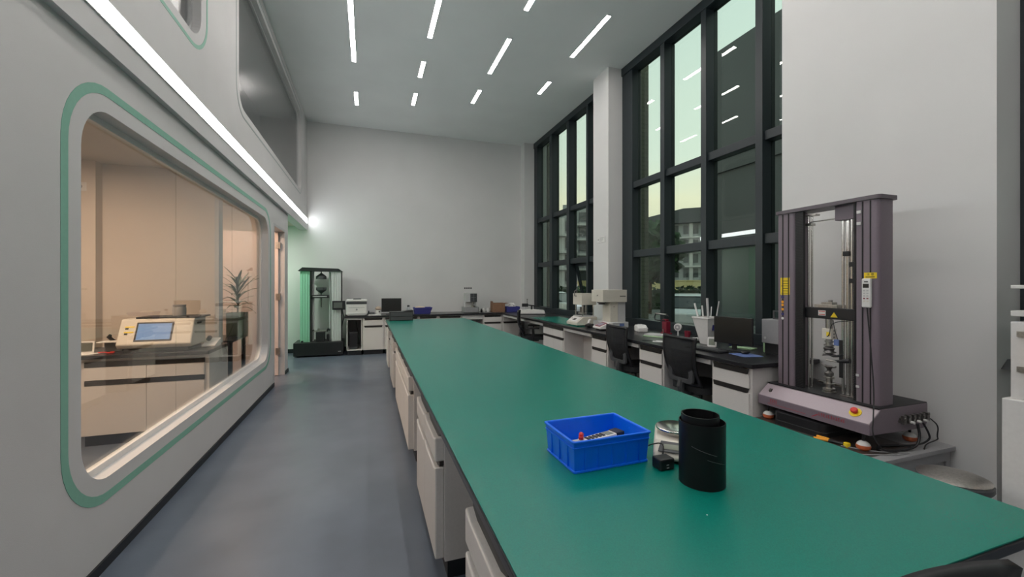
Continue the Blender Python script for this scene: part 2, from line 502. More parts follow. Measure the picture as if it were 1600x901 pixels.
# socket plates and small wall signs
def plate_sign(name, label, cat, loc, rz, w, h, dark=True, group=None):
    r = thing(name, label, cat, loc, rz, group)
    bx('plate', 'plastic_white', r, -w / 2, w / 2, -.008, 0, -h / 2, h / 2, .002)
    return r
r = plate_sign('wall_socket', 'white twin wall socket high on the office pilaster behind the glass', 'socket', (-2.84, 5.53, 2.52), 0, .16, .09)
for x in (-.035, .03):
    MB().cyl((x, -.008, 0), (x, -.0095, 0), .018).build('socket_face', 'grey', r)
r = plate_sign('wall_label', 'small pale instruction label stuck high on the white pillar between the windows', 'label', (3.80, 6.27, 2.28), radians(-90), .24, .10)
mk = MB().box(-.10, -.07, -.0086, -.008, -.01, .02)
for k in range(3): mk.box(-.05, .09 - .02 * k, -.0086, -.008, .025 - k * .025, .033 - k * .025)
mk.build('print', 'grey', r)
r = thing('wall_label', 'small row of dark characters on the back wall above the grey hardness tester', 'label', (2.38, BY, 1.42))
mk = MB(); x = -.10
for k in range(4):
    mk.box(x, x + .035, -.003, 0, -.02, .02); x += .052
mk.build('print', 'dark_grey', r)

# ================================================================== LAMPS
def strip_lamp(name, label, cat, x, y0, y1, z, w, group):
    r = thing(name, label, cat, (x, (y0 + y1) / 2, z), 0, group)
    L = (y1 - y0) / 2
    MB().plate([rect(-w / 2 - .008, w / 2 + .008, -L - .008, L + .008), rect(-w / 2, w / 2, -L, L)], -.012, 0, 'XY').build('lamp_frame', 'light_grey', r)
    bx('diffuser', 'lamp_ceiling', r, -w / 2 + .001, w / 2 - .001, -L, L, -.0135, -.001)
    return r
C4 = ['left', 'second', 'third', 'right']
ceil = [
    (-.215, 4.2, 7.25, 'long recessed ceiling tube nearest the left wall, running out of the top of the frame'),
    (-.215, 8.39, 8.98, 'short recessed ceiling tube nearest the left wall and the back wall'),
    (.86, 4.0, 6.19, 'recessed ceiling tube cut by the top edge, second row from the left wall'),
    (.86, 6.88, 7.42, 'short recessed ceiling tube in the second row, the nearer of its two short ones'),
    (.86, 8.07, 8.61, 'short recessed ceiling tube in the second row, closest to the back wall'),
    (1.98, 3.6, 5.15, 'recessed ceiling tube showing only its tip at the top edge, third row'),
    (1.98, 5.83, 6.90, 'medium recessed ceiling tube in the middle of the third row'),
    (1.98, 7.55, 8.13, 'short recessed ceiling tube in the third row, closest to the back wall'),
    (3.08, 4.89, 5.97, 'long slanting recessed ceiling tube in the row next to the windows'),
    (3.08, 6.83, 7.32, 'short recessed ceiling tube in the row next to the windows'),
    (.86, 1.2, 2.6, None), (1.98, .4, 2.2, None), (3.08, 2.6, 3.9, None), (3.08, .3, 1.8, None), (-.215, -.6, 2.2, None),
    (.86, -2.2, -.6, None), (1.98, -2.4, -1.0, None)]
behind = iter(['third tube from the back wall in the second row', 'third tube in the third row, above the viewer', 'near tube beside the big purple machine in the window row', 'tube of the window row above the viewer', 'near tube of the row by the left wall', 'rearmost tube of the second row', 'rearmost tube of the third row'])
for x, a, b_, lb in ceil:
    strip_lamp('ceiling_lamp', lb or 'recessed ceiling ' + next(behind) + ', outside the photo', 'ceiling light', x, a, b_, HC, .062, 'recessed ceiling tubes')
# long strip along the upper left wall: housing above, lit face below
r = thing('wall_strip_lamp', 'very long bright white strip light running the length of the left wall', 'strip light', (UX, 0, 2.917))
MB().plate([rect(-2.61, 10.21, -.060, .060), rect(-2.60, 10.20, -.053, .053)], 0.0005, .008, 'YZ').build('housing', 'plastic_white', r)
bx('diffuser', 'lamp_strip', r, .0005, .009, -2.599, 10.199, -.052, .052)
# office downlights
for x, y, lb in ((-2.9, 4.35, 'small round warm downlight in the office ceiling behind the glass'), (-2.2, 1.6, 'round warm downlight of the office, nearer than the pilaster'), (-3.5, 2.6, 'round warm downlight deep in the office')):
    r = thing('downlight', lb, 'ceiling light', (x, y, 2.80), 0, 'office downlights')
    MB().lathe([(.05, -.012), (.05, 0), (.001, 0)], seg=20).build('trim_ring', 'light_grey', r)
    MB().lathe([(.035, -.015), (.035, -.0125), (.001, -.0125)], seg=20).build('bulb', 'lamp_warm', r)
for x, y in ((-2.5, 4.0), (-3.0, 2.0), (-1.9, 6.8), (-3.5, 6.8)):
    ld = bpy.data.lights.new('office_light', 'AREA'); ld.energy = K_OFFICE if y < 5 else K_OFFICE * .55
    ld.color = (1.0, .70, .50); ld.shape = 'DISK'; ld.size = .35
    lo = bpy.data.objects.new('office_light', ld); COL.objects.link(lo); lo.location = (x, y, 2.75)
# passage beyond the office: green walls and unseen downlight, added to cast a green glow
r = thing('downlight', 'round white downlight added unseen in the passage behind the office', 'ceiling light', (-2.3, 9.1, 2.80), 0, 'office downlights')
MB().lathe([(.08, -.012), (.08, 0), (.001, 0)], seg=20).build('trim_ring', 'light_grey', r)
MB().lathe([(.065, -.015), (.065, -.0125), (.001, -.0125)], seg=20).build('bulb', 'lamp_ceiling', r)
ld = bpy.data.lights.new('passage_fill_light', 'AREA'); ld.energy = 24; ld.color = (.95, 1.0, .93); ld.shape = 'DISK'; ld.size = .2  # unseen lamp added to light the green passage walls
lo = bpy.data.objects.new('passage_fill_light', ld); COL.objects.link(lo); lo.location = (-2.3, 9.1, 2.77)
st(MB().box(-3.30, LX - .14, 8.121, 8.13, 0, 2.8).build('green_bounce_sheet', 'passage_bounce_green'))  # unseen sheet added to bounce green light
st(MB().box(-3.40, -3.30, 8.12, BY, 0, 2.8).build('wall_passage_end', 'passage_bounce_green'))

# ================================================================== OUTSIDE
GZ = -.4
st(MB().box(4.4, 160, -60, 160, GZ - .2, GZ).build('ground', 'ground'))
def pilaster(y0, y1, x1, lb):
    tag(MB().box(4.42, x1, y0, y1, GZ, 9).build('brick_pier', 'brick'), lb, 'brick pier')
pilaster(6.15, 6.45, 4.68, 'tiled brick pier outside, seen through the far edge of the near tall window')
pilaster(10.0, 10.3, 4.58, 'tiled brick pier outside, seen through the far edge of the far tall window')

def building(lb, x, y, w, d, h, rz, floors, bays, m='apartment', roof=True):
    r = thing('apartment_building', lb, 'building', (x, y, GZ), rz)
    bx('wall', m, r, -w / 2, w / 2, 0, d, 0, h)
    fw, fh = w / bays, h / floors
    for i in range(bays):
        for j in range(floors):
            x0 = -w / 2 + i * fw + fw * .22; z0 = j * fh + fh * .25
            bx('window', 'apt_window', r, x0, x0 + fw * .5, -.12, .02, z0, z0 + fh * .6)
    for j in range(1, floors):
        bx('balcony_ledge', 'light_grey', r, -w / 2, w / 2, -.9, 0, j * fh - .15, j * fh + .12)
    for i in range(0, bays + 1, 2):
        bx('pier', 'light_grey', r, -w / 2 + i * fw - .3, -w / 2 + i * fw + .3, -.5, 0, 0, h)
    if roof:
        MB().plate([[(-w / 2 - 1, h), (w / 2 + 1, h), (w * .28, h + 2.6), (-w * .1, h + 2.6)]], -1, d + .5, 'XZ').build('roof', 'dark_facade', r)
    else:
        bx('parapet', m, r, -w / 2, w / 2, 0, .3, h, h + .8)
    return r
# the view lines: u 1015..1100 looks along (0.93, 1) ... (1.05, 1)
building('long pale apartment block with pitched roof far off beyond the hedge', 57, 60, 30, 10, 13.2, radians(-42), 5, 18)
building('grey flat-roofed block beside the long apartment block, further left', 33, 76, 13, 8, 14.5, radians(-40), 4, 8, roof=False)
building('tall pale apartment tower with stacked balconies seen through the far window', 19.5, 42, 5, 8, 9.2, radians(-25), 5, 3, roof=False)
building('grey apartment block right of the pale tower, seen through the far window', 27.5, 50, 5.5, 8, 12.0, radians(-29), 6, 3, roof=False)
tag(MB().box(17.0, 27.0, -26, 17.25, GZ, 13.5).box(16.88, 17.0, -26, 17.25, 3.4, 3.6).box(16.88, 17.0, -26, 17.25, 7.2, 7.4).build('office_block', 'dark_facade'),
    'big dark building wall close outside the near tall window', 'building')
tag(MB().box(-17, 17, 0, .3, 0, 2.3).box(-17, 17, -.05, .35, 2.3, 2.4).build('perimeter_wall', 'yellow_wall'), 'long low cream yellow wall outside behind the hedge', 'wall')
at(bpy.data.objects['perimeter_wall'], (34, 32, GZ), radians(-46))
def foliage(name, m, parent, c, rx, ry, rz_, n, seed, leaf=.35):
    rnd = random.Random(seed); s = MB()
    for k in range(n):
        th = rnd.uniform(0, 2 * pi); ph = math.acos(rnd.uniform(-1, 1)); rr = rnd.uniform(.45, 1) ** .5
        p = Vector((c[0] + rx * rr * sin(ph) * cos(th), c[1] + ry * rr * sin(ph) * sin(th), c[2] + rz_ * rr * cos(ph)))
        d1 = Vector((rnd.uniform(-1, 1), rnd.uniform(-1, 1), rnd.uniform(-.6, .6))).normalized() * leaf
        d2 = d1.orthogonal().normalized() * leaf * .6
        s._add([p - d1, p + d2, p + d1, p - d2], [(0, 1, 2, 3)])
    s.blob(c, rx * .7, ry * .7, rz_ * .7, 2, .12, seed)
    return s.build(name, m, parent)
def tree(lb, x, y, h, rad, seed):
    r = thing('tree', lb, 'tree', (x, y, GZ))
    MB().tube([(0, 0, 0), (.1, 0, h * .4), (0, .1, h * .7)], [.2, .14, .08]).build('trunk', 'bark', r)
    foliage('crown', 'tree', r, (0, 0, h * .68), rad, rad, h * .34, 700, seed, .4)
tree('dark green tree outside the far tall window, left of the pale tower', 10.5, 31, 9, 2.4, 1)
tree('bushy green tree outside the far tall window, right of the pale tower', 17.5, 23, 6, 2.2, 2)
tree('tall dark tree outside between the apartment block and the near window', 41, 38, 7.0, 2.6, 3)
rnd = random.Random(4)
s = MB()
for k in range(2600):
    p = Vector((rnd.uniform(-12, 12), rnd.uniform(-.7, .7), rnd.uniform(0, 1.75)))
    d1 = Vector((rnd.uniform(-1, 1), rnd.uniform(-1, 1), rnd.uniform(-1, 1))).normalized() * .2
    d2 = d1.orthogonal().normalized() * .13
    s._add([p - d1, p + d2, p + d1, p - d2], [(0, 1, 2, 3)])
s.box(-12, 12, -.5, .5, 0, 1.5)
o = tag(s.build('hedge', 'hedge'), 'clipped dark green hedge outside in front of the yellow wall', 'hedge')
at(o, (24, 25, GZ), radians(-46))

def car(lb, x, y, rz):
    r = thing('car', lb, 'car', (x, y, GZ), rz)
    body = [(-2.2, .35), (-2.2, .75), (-2.05, .92), (-1.2, 1.0), (1.5, .98), (2.15, .85), (2.25, .6), (2.25, .35)]
    MB().plate([body], -.85, .85, 'XZ').build('body', 'car_paint', r, .06, seg=3)
    MB().plate([[(-1.85, .96), (-1.25, 1.42), (.35, 1.46), (1.3, .97)]], -.72, .72, 'XZ').build('cabin', 'car_glass', r, .05)
    MB().plate([[(-1.3, 1.43), (-1.1, 1.5), (.2, 1.52), (.45, 1.44)]], -.68, .68, 'XZ').build('roof', 'car_paint', r, .03)
    for sx in (-1.35, 1.4):
        for sy in (-.82, .82):
            MB().cyl((sx, sy - .1, .32), (sx, sy + .1, .32), .32).cyl((sx, sy - .12, .32), (sx, sy + .12, .32), .16).build('wheel', 'black', r)
    for sy in (-.6, .6):
        bx('headlamp', 'clear_plastic', r, 2.18, 2.27, sy - .18, sy + .18, .65, .78, .01)
car('silver car parked outside the near tall window', 13.6, 14.9, radians(44))
car('pale car parked outside the far tall window', 9.9, 21.5, radians(-65))

# ================================================================== FURNITURE
def world_thing(name, label, cat, loc, group=None):
    """thing whose parts are drawn in room coordinates; call done() after the last part"""
    r = thing(name, label, cat, loc, 0, group)
    MB.off = Vector(loc)
    return r
def done(): MB.off = Vector((0, 0, 0))

def cabinet(label, loc, rz, w, depth, h=.805, doors=1, flare=0.0, group=None, open_front=False, single=False):
    """front faces local -Y, x runs 0..w; slots of black above the drawer and above the door"""
    r = thing('base_cabinet', label, 'cabinet', loc, rz, group)
    t = .018
    bx('plinth', 'baseboard', r, .02, w - .02, .05, depth - .03, 0, .10)
    if open_front:
        MB().box(0, t, .02, depth, .10, h).box(w - t, w, .02, depth, .10, h).box(t, w - t, .02, depth, .10, .10 + t).box(t, w - t, .02, depth, h - .05, h).build('body', 'white_lam', r, .001)
        bx('back_panel', 'inside', r, t, w - t, depth - .02, depth, .118, h - .05)
        return r
    bx('body', 'white_lam', r, 0, w, .02 + flare, depth, .10, h, .001)
    n = doors; dw = (w - 2 * .018) / n
    for i in range(n):
        a = .018 + i * dw + .0015; b_ = a + dw - .003
        if flare:
            # moulded fronts: the panel swells out, its lower edge beside the slot is cut on a slant
            c1 = min(.07, dw * .18)
            MB().plate([[(a, .60), (b_, .60), (b_, .725), (b_ - c1, .705 - .0), (a + c1, .705), (a, .725)]], -.014, .022 + flare, 'XZ').build('drawer', 'white_lam', r, .009, seg=3)
            d = bpy.data.objects[-1] if False else r.children[-1]
            MB().plate([[(a + .01, .785), (b_ - .01, .785), (b_ - .01, .728), (b_ - c1, .709), (a + c1, .709), (a + .01, .728)]], .012, .03 + flare, 'XZ').build('handle', 'handle_black', d)
            MB().plate([[(a, .105), (b_, .105), (b_, .572), (b_ - c1, .552), (a + c1, .552), (a, .572)]], -.014, .022 + flare, 'XZ').build('door', 'white_lam', r, .009, seg=3)
            d = r.children[-1]
            MB().plate([[(a + .01, .596), (b_ - .01, .596), (b_ - .01, .575), (b_ - c1, .556), (a + c1, .556), (a + .01, .575)]], .010, .03 + flare, 'XZ').build('handle', 'handle_black', d)
        else:
            bx('drawer', 'white_lam', r, a, b_, 0, .02, .626, .742, .0015)
            d = r.children[-1]
            s0, s1 = (a - .004, b_ + .004) if not (n == 1) else (a + .012, b_ - .012)
            MB().plate([[(s0, .79), (s1, .79), (s1 - .012, .745), (s0 + .012, .745)]], -.004, .02, 'XZ').build('handle', 'handle_black', d)
            bx('door', 'white_lam', r, a, b_, 0, .02, .105, .583, .0015)
            d = r.children[-1]
            MB().plate([[(s0, .624), (s1, .624), (s1 - .012, .585), (s0 + .012, .585)]], -.004, .02, 'XZ').build('handle', 'handle_black', d)
    return r

# ---- central bench
TX0, TX1, TY0, TY1 = .31, 1.80, .58, 8.06
tag(MB().box(TX0, TX1, TY0, TY1, .818, .845).build('bench_worktop', 'worktop', None, .003),
    'black-edged long laboratory bench top running down the middle of the room', 'worktop')
tag(MB().box(TX0 + .004, TX1 - .004, TY0 + .004, TY1 - .004, .8452, .85).build('rubber_mat', 'green_mat', None, .001),
    'green rubber mat covering the whole long central bench', 'mat')
tabs = [(.60, 1.45, 2, 'nearest white cabinet under the long bench, cut off by the bottom edge of the frame'),
        (2.10, 2.98, 2, 'white two-door cabinet under the long bench, second from the viewer'),
        (3.59, 5.36, 4, 'white four-door cabinet run under the middle of the long bench'),
        (5.84, 6.72, 2, 'white two-door cabinet under the long bench, second from its far end'),
        (7.31, 8.02, 2, 'white cabinet under the far end of the long bench')]
for a, b_, n, lb in tabs:
    # rz=-90: local x runs towards -Y, local y towards +X
    cabinet(lb, (.335, b_, 0), radians(-90), b_ - a, 1.40, .818, n, .012, 'cabinets under the long bench')
for a, b_ in ((1.45, 2.10), (2.98, 3.59), (5.36, 5.84), (6.72, 7.31)):
    tag(MB().box(1.0, 1.02, a + .002, b_ - .002, .45, .817).build('modesty_panel', 'apron'),
        {1.45: 'white back panel in the knee space nearest the viewer under the long bench', 2.98: 'white back panel in the second knee space under the long bench',
         5.36: 'white back panel in the third knee space under the long bench', 6.72: 'white back panel in the farthest knee space under the long bench'}[a], 'panel', 'knee space panels of the long bench')

# ---- wall counters
tag(MB().box(-.47, 3.80, 9.44, BY - .003, .805, .84).build('counter_worktop', 'worktop', None, .003), 'black worktop along the back wall', 'worktop')
tag(MB().plate([[(3.0, 2.60), (4.05, 2.60), (4.05, 2.96), (4.045, 2.965), (4.045, 6.045), (3.797, 6.045), (3.797, 6.545), (4.045, 6.545), (4.045, 9.437), (3.0, 9.437)]] if False else
    [[(3.0, 2.60), (3.797, 2.60), (3.797, 2.963), (4.047, 2.963), (4.047, 6.047), (3.797, 6.047), (3.797, 6.543), (4.047, 6.543), (4.047, 9.437), (3.0, 9.437)]],
    .805, .84, 'XY').build('counter_worktop', 'worktop', None, .003), 'black worktop along the windows on the right', 'worktop')
cabinet('white open-fronted cabinet holding a computer tower, at the left end of the back counter', (-.43, 9.47, 0), 0, .31, .76, open_front=True)
for x, w, n, lb in ((-.11, .44, 1, 'white cabinet with drawer and door beside the computer tower bay'), (.335, .72, 2, 'white cabinet of the back counter behind the far left corner of the long bench'),
                    (1.06, .44, 1, 'white cabinet of the back counter, only its top drawer slot showing over the bench'), (1.505, .55, 1, 'white cabinet of the back counter left of the hardness tester'),
                    (2.56, .47, 1, 'white cabinet of the back counter below the cardboard box'), (3.035, .50, 1, 'white corner cabinet of the back counter below the blue box')):
    cabinet(lb, (x, 9.47, 0), 0, w, .76, doors=n, group='cabinets of the back counter')
tag(MB().box(2.07, 2.55, 9.49, 9.51, .70, .804).build('apron', 'apron'), 'white apron over the open knee space of the back counter', 'panel')
# right counter: rz=-90 with fronts towards -X
for a, b_, n, lb in ((2.64, 3.07, 1, 'white cabinet at the near end of the window counter, below the monitor'), (3.74, 4.17, 1, 'white cabinet of the window counter between the two near office chairs'),
                     (4.86, 5.28, 1, 'white cabinet of the window counter just beyond the second office chair'), (6.18, 7.02, 2, 'white two-door cabinet of the window counter below the shaker')):
    cabinet(lb, (3.03, b_, 0), radians(-90), b_ - a, .74, doors=n, group='cabinets of the window counter')
for a, b_, lb in ((3.07, 3.74, 'white apron rail over the knee space of the nearest office chair'), (4.17, 4.86, 'white apron rail over the knee space of the second office chair'),
                  (5.28, 6.18, 'white apron rail over the empty bay below the grey tower instrument'), (7.02, 9.43, 'long white apron rail over the knee space of the far office chair')):
    tag(MB().box(3.03, 3.05, a + .002, b_ - .002, .755, .804).build('apron', 'apron'), lb, 'panel', 'apron rails of the window counter')
    if a != 5.28:
        tag(MB().box(3.74, 3.76, a + .002, b_ - .002, .10, .80).build('back_panel', 'inside'), lb.replace('white apron rail over', 'grey back panel in').replace('long white', 'long'), 'panel', 'back panels of the window counter')
tag(MB().box(3.40, 3.42, 5.282, 6.178, .05, .80).build('back_panel', 'white_lam'), 'white panel closing the empty bay below the grey tower instrument', 'panel')

# ---- office counter behind the glass
tag(MB().box(-4.0, -1.49, 4.87, 5.52, .815, .85).build('counter_worktop', 'worktop', None, .003), 'dark worktop of the office counter behind the glass', 'worktop')
r = thing('base_cabinet', 'wide white cabinet under the office counter behind the glass', 'cabinet', (-2.50, 4.90, 0))
bx('plinth', 'baseboard', r, .02, .99, .04, .58, 0, .10)
bx('body', 'white_lam', r, 0, 1.0, .02, .60, .10, .813, .001)
for k in (0, 1):
    a = .035 + k * .465; b_ = a + .462
    bx('drawer', 'white_lam', r, a, b_, 0, .02, .615, .735, .0015); bx('handle', 'handle_black', r.children[-1], a, b_ + .003, -.003, .02, .737, .785)
    bx('door', 'white_lam', r, a, b_, 0, .02, .105, .565, .0015); bx('handle', 'handle_black', r.children[-1], a, b_ + .003, -.003, .02, .567, .612)
r = thing('base_cabinet', 'second white cabinet under the office counter, mostly hidden by the window edge', 'cabinet', (-3.7, 4.90, 0))
bx('plinth', 'baseboard', r, .02, .9, .04, .58, 0, .10); bx('body', 'white_lam', r, 0, .95, .02, .60, .10, .813, .001)
bx('door', 'white_lam', r, .02, .93, 0, .02, .105, .785, .0015)
r = thing('side_desk', 'narrow dark desk top on a single black leg beside the potted plant in the office', 'desk', (-1.72, 6.1, 0))
MB().box(-.22, .20, -.33, .33, .815, .84).build('desk_top', 'worktop', r, .003)
for y in (-.28, .28):
    bx('leg', 'black', r, -.20, -.16, y - .02, y + .02, 0, .815)
    bx('leg', 'black', r, .14, .18, y - .02, y + .02, 0, .815)

# ================================================================== OFFICE CHAIRS
def curved_back(w0, w1, z0, z1, depth, thick, m, name, parent, inner=None, n=10, k=12):
    """mesh back: curved across, S-shaped upwards; local +Y is the sitting side"""
    s = MB(); V = []
    for j in range(k + 1):
        t = j / k; z = z0 + (z1 - z0) * t; w = w0 + (w1 - w0) * t
        w *= 1 - .0 * t
        yb = -.03 - .05 * sin(pi * (t * .9 + .05)) + .10 * (1 - t) ** 2 * .3 - .07 * t
        for i in range(n + 1):
            u = -1 + 2 * i / n
            V.append((u * w, yb + depth * (u * u) , z))
    def P(j, i): return j * (n + 1) + i
    Fc = []
    for j in range(k):
        for i in range(n):
            if inner and inner(i, j, n, k): continue
            Fc.append((P(j, i), P(j, i + 1), P(j + 1, i + 1), P(j + 1, i)))
    s._add(V, Fc)
    return s.build(name, m, parent, smooth=True, solid=thick)

def make_chair(label):
    r = thing('office_chair', label, 'chair', (0, 0, 0), 0, 'black mesh office chairs')
    # sitter faces +Y, backrest at y<0
    s = MB().plate([rrect(-.24, .24, -.20, .27, .10)], .44, .50, 'XY')
    s.build('seat', 'mesh_black', r, .02, seg=3)
    b_ = curved_back(.185, .225, .52, .98, .035, .006, 'open_weave', 'backrest', r)
    b_.location = (0, -.20, 0)
    f = curved_back(.205, .235, .50, .995, .035, .022, 'black', 'back_frame', r, inner=lambda i, j, n, k: 0 < i < n - 1 and 0 < j < k - 1, n=16, k=16)
    f.location = (0, -.203, 0)
    l = MB().plate([rrect(-.17, .17, .53, .70, .04), rrect(-.115, .115, .57, .66, .03)], -.262, -.232, 'XZ').box(-.03, .03, -.262, -.225, .42, .54)
    l.build('lumbar_support', 'dark_grey', r, .006)
    MB().tube([(0, -.25, .55), (0, -.27, .47), (0, -.20, .41), (0, -.05, .41)], .028, smooth=1).build('back_bracket', 'dark_grey', r)
    bx('tilt_mechanism', 'black', r, -.09, .09, -.12, .12, .395, .44, .01)
    for sx in (-1, 1):
        a = MB().tube([(sx * .20, .02, .42), (sx * .28, .02, .43), (sx * .29, .0, .60), (sx * .285, 0, .655)], .014, smooth=1).build('armrest', 'black', r, smooth=True)
        MB().plate([rrect(-.035, .035, -.12, .13, .03)], .655, .685, 'XY').build('arm_pad', 'black', a, .008).location = (sx * .285, 0, 0)
    MB().cyl((0, 0, .10), (0, 0, .26), .028).cyl((0, 0, .26), (0, 0, .40), .018).build('gas_column', 'dark_grey', r, smooth=True)
    for k in range(5):
        t = 2 * pi * k / 5 + .3
        c, s_ = cos(t), sin(t)
        lg = MB().tube([(0, 0, .12), (c * .16, s_ * .16, .105), (c * .29, s_ * .29, .075)], [.03, .022, .016]).build('leg', 'dark_grey', r, smooth=True)
        MB().cyl((c * .29 - s_ * .022, s_ * .29 + c * .022, .03), (c * .29 + s_ * .022, s_ * .29 - c * .022, .03), .03).cyl((c * .29, s_ * .29, .03), (c * .29, s_ * .29, .08), .008).build('caster', 'black', lg)
    return r
ch = make_chair('black mesh office chair nearest the viewer at the window counter, by the monitor')
at(ch, (3.22, 3.395, 0), radians(-90))
for loc, rz, lb in (((3.22, 4.50, 0), -90, 'black mesh office chair, second from the viewer at the window counter'),
                    ((3.10, 7.68, 0), -90 - 24, 'black mesh office chair seen from the side at the far window counter'),
                    ((.88, .150, 0), 180, 'black office chair with its back against the near end of the long bench')):
    c = copy_tree(ch); at(c, loc, radians(rz)); c['label'] = lb

# ================================================================== ON THE LONG BENCH
# blue plastic bin
BW, BD, BH = .315, .232, .112
r = thing('plastic_bin', 'bright blue rectangular plastic bin on the green bench', 'bin', (.665, 1.275, .8502), radians(1))
s = MB(); V = []
def ring(x0, x1, y0, y1, z): return [(x0, y0, z), (x1, y0, z), (x1, y1, z), (x0, y1, z)]
o1 = ring(.008, BW - .008, .008, BD - .008, 0); o2 = ring(0, BW, 0, BD, BH)
i2 = ring(.005, BW - .005, .005, BD - .005, BH); i1 = ring(.013, BW - .013, .013, BD - .013, .005)
V = o1 + o2 + i2 + i1; Fc = [(0, 3, 2, 1), (12, 13, 14, 15)]
for k in range(4):
    j = (k + 1) % 4
    Fc += [(k, j, 4 + j, 4 + k), (4 + k, 4 + j, 8 + j, 8 + k), (8 + k, 8 + j, 12 + j, 12 + k)]
s._add(V, Fc); s.build('shell', 'blue_bin', r, .006, seg=3)
MB().plate([rrect(-.006, BW + .006, -.006, BD + .006, .012), rrect(.004, BW - .004, .004, BD - .004, .008)], BH - .006, BH + .001, 'XY').build('rim', 'blue_bin', r, .002)
MB().plate([rrect(-.003, BW + .003, -.003, BD + .003, .012), rrect(.002, BW - .002, .002, BD - .002, .008)], BH - .026, BH - .022, 'XY').build('rim_band', 'blue_bin', r, .001)
MB().plate([rrect(.002, BW - .002, .002, BD - .002, .012), rrect(.01, BW - .01, .01, BD - .01, .008)], .0, .008, 'XY').build('foot_band', 'blue_bin', r, .002)
for k in (.045, .10, .157, .215, .27):
    bx('rib', 'blue_bin', r, k - .0015, k + .0015, .0005, .008, .01, BH - .022); bx('rib', 'blue_bin', r, k - .0015, k + .0015, BD - .008, BD - .0005, .01, BH - .022)
for k in (.05, .115, .18):
    bx('rib', 'blue_bin', r, .0005, .008, k - .0015, k + .0015, .01, BH - .022); bx('rib', 'blue_bin', r, BW - .008, BW - .0005, k - .0015, k + .0015, .01, BH - .022)
# things in the bin
r = thing('hand_gauge', 'white and black handheld digital gauge lying in the blue bin', 'gauge', (.845, 1.40, .9035), radians(14))
bx('body', 'plastic_white', r, -.10, .10, -.022, .022, 0, .02, .004)
bx('end_cap', 'black', r, .065, .108, -.024, .024, -.001, .023, .004)
bx('screen', 'lcd', r, .022, .055, -.015, .015, .0195, .0215)
for k in range(5):
    bx('button', 'black', r, -.075 + k * .019, -.062 + k * .019, -.014, .012, .0195, .0235, .002)
r2 = thing('clip', 'red plastic clip across the gauge in the blue bin', 'clip', (.757, 1.392, .9265), radians(60))
MB().box(-.026, .022, -.009, .009, 0, .012).box(-.02, .008, -.006, .006, .012, .02).build('jaw', 'red', r2, .003)
r = thing('sample_box', 'white carton lying in the blue bin under the gauge', 'box', (.845, 1.392, .8554))
bx('shell', 'light_grey', r, -.12, .12, -.05, .05, 0, .048, .003)
r = thing('plastic_bag', 'crumpled clear plastic bag in the left corner of the blue bin', 'bag', (.70, 1.36, .857))
MB().blob((0, 0, .036), .017, .03, .034, 3, .10, 5).build('film', 'clear_plastic', r)

# weighing scale
L = (1.1256, 1.3105, .8502)
r = thing('weighing_scale', 'cream electronic weighing scale with round steel pan behind the black roll', 'scale', L, radians(-40))
def arc_body():
    s = MB()
    prof = [(-.115, .012), (-.105, .035), (-.045, .062), (.13, .072), (.135, .02), (.10, .004), (-.09, .004)]
    s.plate([[(y, z) for y, z in prof]], -.082, .082, 'YZ'); return s
arc_body().build('body', 'cream', r, .012, seg=3)
MB().plate([[(-.06, -.0), (.055, -.0), (.04, .052), (-.05, .055)]], 0, .003, 'XY', Matrix.Translation((-.005, -.104, .0375)) @ Matrix.Rotation(radians(23.5), 4, 'X')).build('keypad', 'dark_grey', r, .002)
MB().plate([rrect(-.04, .02, .012, .038, .003)], 0, .0045, 'XY', Matrix.Translation((-.005, -.104, .0375)) @ Matrix.Rotation(radians(23.5), 4, 'X')).build('display', 'lcd', r)
MB().lathe([(.055, .066), (.057, .076), (.073, .080), (.077, .084), (.077, .089), (.073, .091), (.001, .089)], (0, .045, 0), 40).build('pan', 'chrome', r, smooth=True)
for x in (-.062, .062):
    for y in (-.085, .11):
        MB().cyl((x, y, 0), (x, y, .012), .012).build('foot', 'black', r)
r = thing('power_adapter', 'small black power adapter between the blue bin and the black roll', 'adapter', (.992, 1.222, .8502))
bx('body', 'black', r, -.031, .031, -.024, .024, 0, .040, .006)
MB().box(-.005, .005, -.0245, -.024, .018, .021).box(-.004, .006, -.0245, -.024, .008, .011).build('rating_mark', 'light_grey', r)
MB.off = Vector((.992, 1.222, .8502))
ad = r
tag_ = MB().tube([(1.012, 1.250, .875), (1.03, 1.265, .915), (1.035, 1.30, .905), (1.02, 1.29, .91), (1.0, 1.31, .90), (.995, 1.36, .856), (1.02, 1.42, .8535)], .0022, smooth=2).build('cord', 'black', ad)
MB.off = Vector((0, 0, 0))
tag(MB().tube([(1.065, 1.55, .853), (1.05, 1.56, .865), (1.06, 1.572, .878), (1.078, 1.565, .872), (1.075, 1.555, .855)], .0022, smooth=2).build('string_loop', 'leaf'),
    'small loop of green string on the bench behind the scale', 'string')

